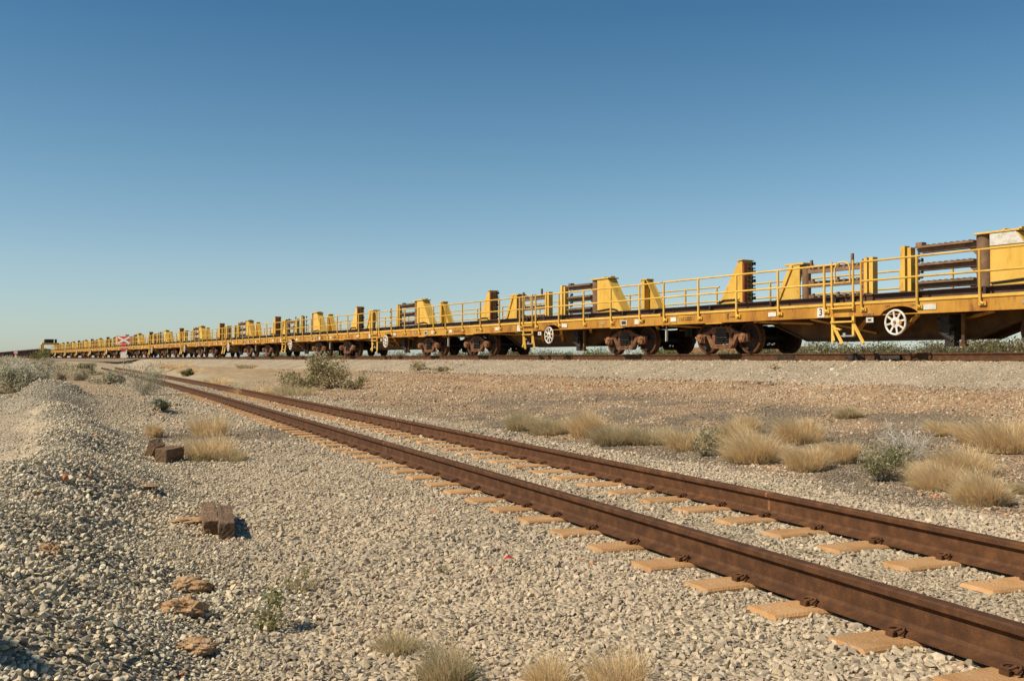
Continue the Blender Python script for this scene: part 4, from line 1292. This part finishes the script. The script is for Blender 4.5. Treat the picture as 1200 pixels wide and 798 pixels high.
# weeds and bushes near
def bush_at(px, py, wpx, hpx, n, pal, label, kind='shrub', stem_pal=TWIG, ns=10, lsz=None, seed=1, hollow=.2, clump=8, wdst=.004, cat='shrub', group=None, elong=2.2, sub2=3):
    g_ = ground(px, py); s_ = g_.y / F
    rx = wpx * s_ / 2; rz = hpx * s_
    lsz = lsz or max(.018, 2.6 * s_)
    lf = leaves(n, rx, rx * .85, rz, lsz, pal, seed, hollow, clump, .06, elong)
    st = stems(ns, rx * .95, rx * .8, rz * .95, max(wdst, .35 * s_), stem_pal, seed + 5, sub2)
    return plant(kind, None, g_, label, cat, group, sub=[('foliage', lf), ('branches', st)])
bush_at(1040, 563, 70, 40, 2600, OLIVE + [(.52, .47, .30), (.44, .42, .24), (.60, .55, .38), (.34, .34, .16)], 'round green bush between the tussocks on the dark gravel', seed=3, stem_pal=[(.4, .36, .25), (.3, .27, .18)], ns=26, lsz=.035, clump=12, elong=3)
bush_at(826, 534, 52, 30, 1500, GREYG + OLIVE + STRAWG, 'grey green bush at the left foot of the blond tussocks', seed=4, ns=16, lsz=.03)
bush_at(385, 455, 56, 37, 4200, OLIVE + STRAWG, 'big olive bush rising above the siding left of centre', seed=6, ns=26, clump=13)
bush_at(350, 459, 60, 22, 2600, OLIVE + STRAWG, 'low olive scrub at the left side of the big olive bush', seed=7, ns=12)
bush_at(415, 456, 36, 14, 900, OLIVE + STRAWG, 'low scrub in the shade at the right of the big olive bush', seed=8, ns=8)
bush_at(168, 463, 58, 34, 3200, GREYT + GREYG, 'pale grey bush hiding the near rail at left', seed=9, ns=34, stem_pal=GREYG + DEADW, clump=12, lsz=.06, elong=3.5)
bush_at(189, 481, 32, 14, 900, GREYG + GREEN, 'small dark green bush at the foot of the pale grey bush', seed=10, ns=10)
bush_at(128, 450, 40, 15, 1500, GREYT + GREYG, 'grey green bush behind the crest of the gravel heap', seed=12, ns=12, clump=9)
bush_at(96, 440, 42, 14, 1500, GREYT + OLIVE, 'pale bush left of the rails where they vanish', seed=13, ns=10)
bush_at(490, 434, 22, 10, 500, GREYT + STRAWG, 'little pale bush on the ballast edge below the third wagon', seed=14, ns=10, stem_pal=GREYT)
bush_at(522, 435, 46, 5, 400, OLIVE + STRAWG, 'flat weeds beside the little pale bush', seed=15, ns=4)
bush_at(221, 441, 18, 8, 600, OLIVE + GREEN, 'tiny dark bush on the flat beyond the siding', seed=16, ns=6)
bush_at(318, 740, 50, 46, 300, OLIVE + YGREEN, 'sparse green brown weed on the gravel below the timbers', kind='weed', cat='weed', seed=17, ns=14, lsz=.022, stem_pal=STRAWG + OLIVE, clump=5, wdst=.0016)
bush_at(350, 688, 42, 24, 150, OLIVE + YGREEN, 'flat sprawling weed right of the paired timbers', kind='weed', cat='weed', seed=18, ns=8, lsz=.016, stem_pal=STRAWG, clump=4, wdst=.0014)
bush_at(515, 672, 26, 8, 60, OLIVE + YGREEN, 'tiny weed on the open gravel in the middle foreground', kind='weed', cat='weed', seed=19, ns=6, lsz=.014, stem_pal=OLIVE, clump=4, wdst=.0012)
bush_at(232, 541, 34, 10, 260, GREEN + YGREEN, 'green sprig under the wispy blond grass', kind='weed', cat='weed', seed=20, ns=6, lsz=.02, wdst=.002)
bush_at(908, 433, 22, 4, 120, STRAWG, 'tiny dry weed on the ballast below the nearest full wagon', kind='weed', cat='weed', seed=21, ns=4)
# dead white twigs behind the green bush
g_ = ground(1065, 540)
plant('dead_branches', stems(44, .60, .45, .42, .0085, DEADW, 33, 3, .22), g_, 'tangle of bleached dead twigs behind the round green bush', 'dead branches')
g_ = ground(1050, 524)
plant('dead_branches', stems(22, .55, .38, .40, .0075, DEADW, 35, 3, .25), g_, 'upper sparse bleached twigs at the back of the dead tangle', 'dead branches')

# pale scrub field at the far left: bushes one can tell apart, then low cover
rs = np.random.RandomState(5)
protos = []
for k in range(5):
    pl = [GREYT, GREYT + STRAWG, GREYT + GREYG, GREYT + DEADW, GREYT][k]
    lf = np_mesh('foliage', *(lambda t: (t[0], t[1]))(leaves(2600, .8, .8, .55, .075, pl, 60 + k, .1, 9, .04, 3)), LEAFM, leaves(2600, .8, .8, .55, .075, pl, 60 + k, .1, 9, .04, 3)[2])
    s3 = stems(22, .8, .8, .55, .009, GREYT + DEADW, 80 + k, 3, .15)
    protos.append((lf, np_mesh('branches', s3[0], s3[1], LEAFM, s3[2])))
cnt = 0
for k in range(900):
    px = rs.uniform(-20, 128); py = rs.uniform(421, 462)
    if py > 466 - px * .16 or (px > 95 and py > 440): continue
    if cnt >= 130: break
    p = ground(px, py)
    if p.y > 130 or p.y < 23 or float(vdist(p.x, p.y)) > -2.5: continue
    lf, st = protos[cnt % 5]
    o = empty('scrub_bush', p, rs.uniform(0, 6.28))
    s_ = rs.uniform(.65, 1.1) * (1.0 if p.y < 60 else 1.35); ytop = 409.5 + px * .085 + rs.uniform(0, 12) + (py - 421) * .35; hz = max(.22, EYE + (420 - ytop) * p.y / F - p.z); o.scale = (s_, s_, min(1.6, hz / .62))
    for nm_, me in (('foliage', lf), ('branches', st)):
        c = bpy.data.objects.new(nm_, me); col.objects.link(c); c.parent = o
    tag(o, 'pale grey tan scrub bush in the field behind the gravel heap', 'shrub', 'pale scrub bushes at far left')
    cnt += 1
print('scrub', cnt)

# green bush by the end machine
g_ = tp(205, 17.5); g_.z = float(height(g_.x, g_.y))
lf = leaves(1500, 2.2, 2.0, 2.3, .25, OLIVE + GREEN, 90, .2, 9, .06); st = stems(10, 2, 2, 2, .03, TWIG, 91)
plant('shrub', None, g_, 'dark green bush between the gantry machine and the dark ore wagons', 'shrub', sub=[('foliage', lf), ('branches', st)])

# shrubs on the plain beyond the train
protos = []
for k in range(6):
    pl = [GREEN + TWIG, OLIVE + TWIG, OLIVE + TWIG, YGREEN + GREEN, GREYG + OLIVE, TWIG + GREYT + [(.34, .22, .17)]][k]
    lt = leaves(2600 if k < 5 else 1300, 1.6, 1.5, 1.5, .13, pl, 140 + k, .15, 12, .05)
    s3 = stems(20, 1.5, 1.4, 1.5, .018, TWIG, 160 + k, 3, .12)
    protos.append((np_mesh('foliage', lt[0], lt[1], LEAFM, lt[2]), np_mesh('branches', s3[0], s3[1], LEAFM, s3[2])))
LB = ['dark green shrub on the plain beyond the train', 'olive shrub on the plain beyond the train', 'brownish shrub on the plain beyond the train',
      'yellow green shrub on the plain beyond the train', 'grey green shrub on the plain beyond the train', 'bare reddish brown shrub on the plain beyond the train']
rs = np.random.RandomState(8)
def plain_shrub(X, Y, k, s_, sz_):
    lf, st = protos[k]
    o = empty('shrub', (X, Y, float(height(X, Y)) - .03), rs.uniform(0, 6.28)); o.scale = (s_, s_, sz_)
    for nm_, me in (('foliage', lf), ('branches', st)):
        c = bpy.data.objects.new(nm_, me); col.objects.link(c); c.parent = o
    tag(o, LB[k], 'shrub', LB[k].replace(' shrub', ' shrubs'))
px = 945
while px < 1230:
    Z = rs.uniform(52, 66); X = (px - 600) / F * Z
    k = rs.choice([0, 1, 4, 5, 0, 2]) if px < 1120 else rs.choice([5, 2, 5, 1])
    s_ = rs.uniform(1.0, 1.5); plain_shrub(X, Z, k, s_, rs.uniform(.85, 1.25) * (1.2 if px > 1140 else 1))
    px += rs.uniform(11, 19)
px = 300
while px < 945:
    Z = rs.uniform(60, 85) + max(0, (640 - px)) * .12; X = (px - 600) / F * Z
    if NX * X + NY * Z < 30:
        Z = (34 + rs.uniform(0, 10)) / (NY + NX * (px - 600) / F); X = (px - 600) / F * Z
    k = rs.choice([0, 3, 1, 3, 4]); s_ = rs.uniform(.8, 1.2)
    plain_shrub(X, Z, k, s_, rs.uniform(.7, 1.0)); px += rs.uniform(9, 17)

# dirt clods
for i, (px, py, r, h, lb) in enumerate([(222, 692, .10, .045, 'crumbly orange dirt clod left of the sprawling weed'), (214, 722, .105, .05, 'larger dirt clod below the first one on the dark gravel edge'),
                                         (228, 762, .09, .03, 'flat orange dirt clod lowest of the three'), (222, 612, .14, .02, 'flat patch of orange dirt left of the paired timbers'),
                                         (172, 572, .13, .018, 'flat orange dirt patch on the gravel above the timbers'), (60, 652, .06, .04, 'small orange clod alone on the left gravel')]):
    bm = bmesh.new(); bmesh.ops.create_icosphere(bm, subdivisions=4, radius=1)
    rr_ = np.random.RandomState(40 + i).uniform(0, 50)
    for v in bm.verts:
        n_ = float(fbm(v.co.x * 2.2 + rr_, v.co.y * 2.2 + v.co.z * 1.7, 3, 4)) - .5
        n2_ = float(fbm(v.co.x * 9 + rr_, v.co.y * 9 + v.co.z * 7, 5, 2)) - .5
        f_ = 1 + n_ * 1.1 + n2_ * .35
        v.co = Vector((v.co.x * r * f_, v.co.y * r * f_ * .8, v.co.z * h * f_))
    me = bpy.data.meshes.new('dirt_clod'); bm.to_mesh(me); bm.free(); me.materials.append(CLOD)
    o = bpy.data.objects.new('dirt_clod', me); col.objects.link(o)
    o.location = ground(px, py) + Vector((0, 0, h * .55)); tag(o, lb, 'dirt clod', 'dirt clods on the gravel')
# scraps of red litter
for i, (px, py, lb) in enumerate([(596, 662, 'scrap of red plastic on the gravel in front of the siding')]):
    b = MB(); b.add([(-.03, 0, 0), (.0, -.012, .012), (.035, .004, .004), (.02, .02, .014), (-.01, .018, .02)], [(0, 1, 2, 3, 4)])
    o = b.build('plastic_scrap', REDP, None, ground(px, py) + Vector((0, 0, .028))); tag(o, lb, 'litter')
    md = o.modifiers.new('thick', 'SOLIDIFY'); md.thickness = .002
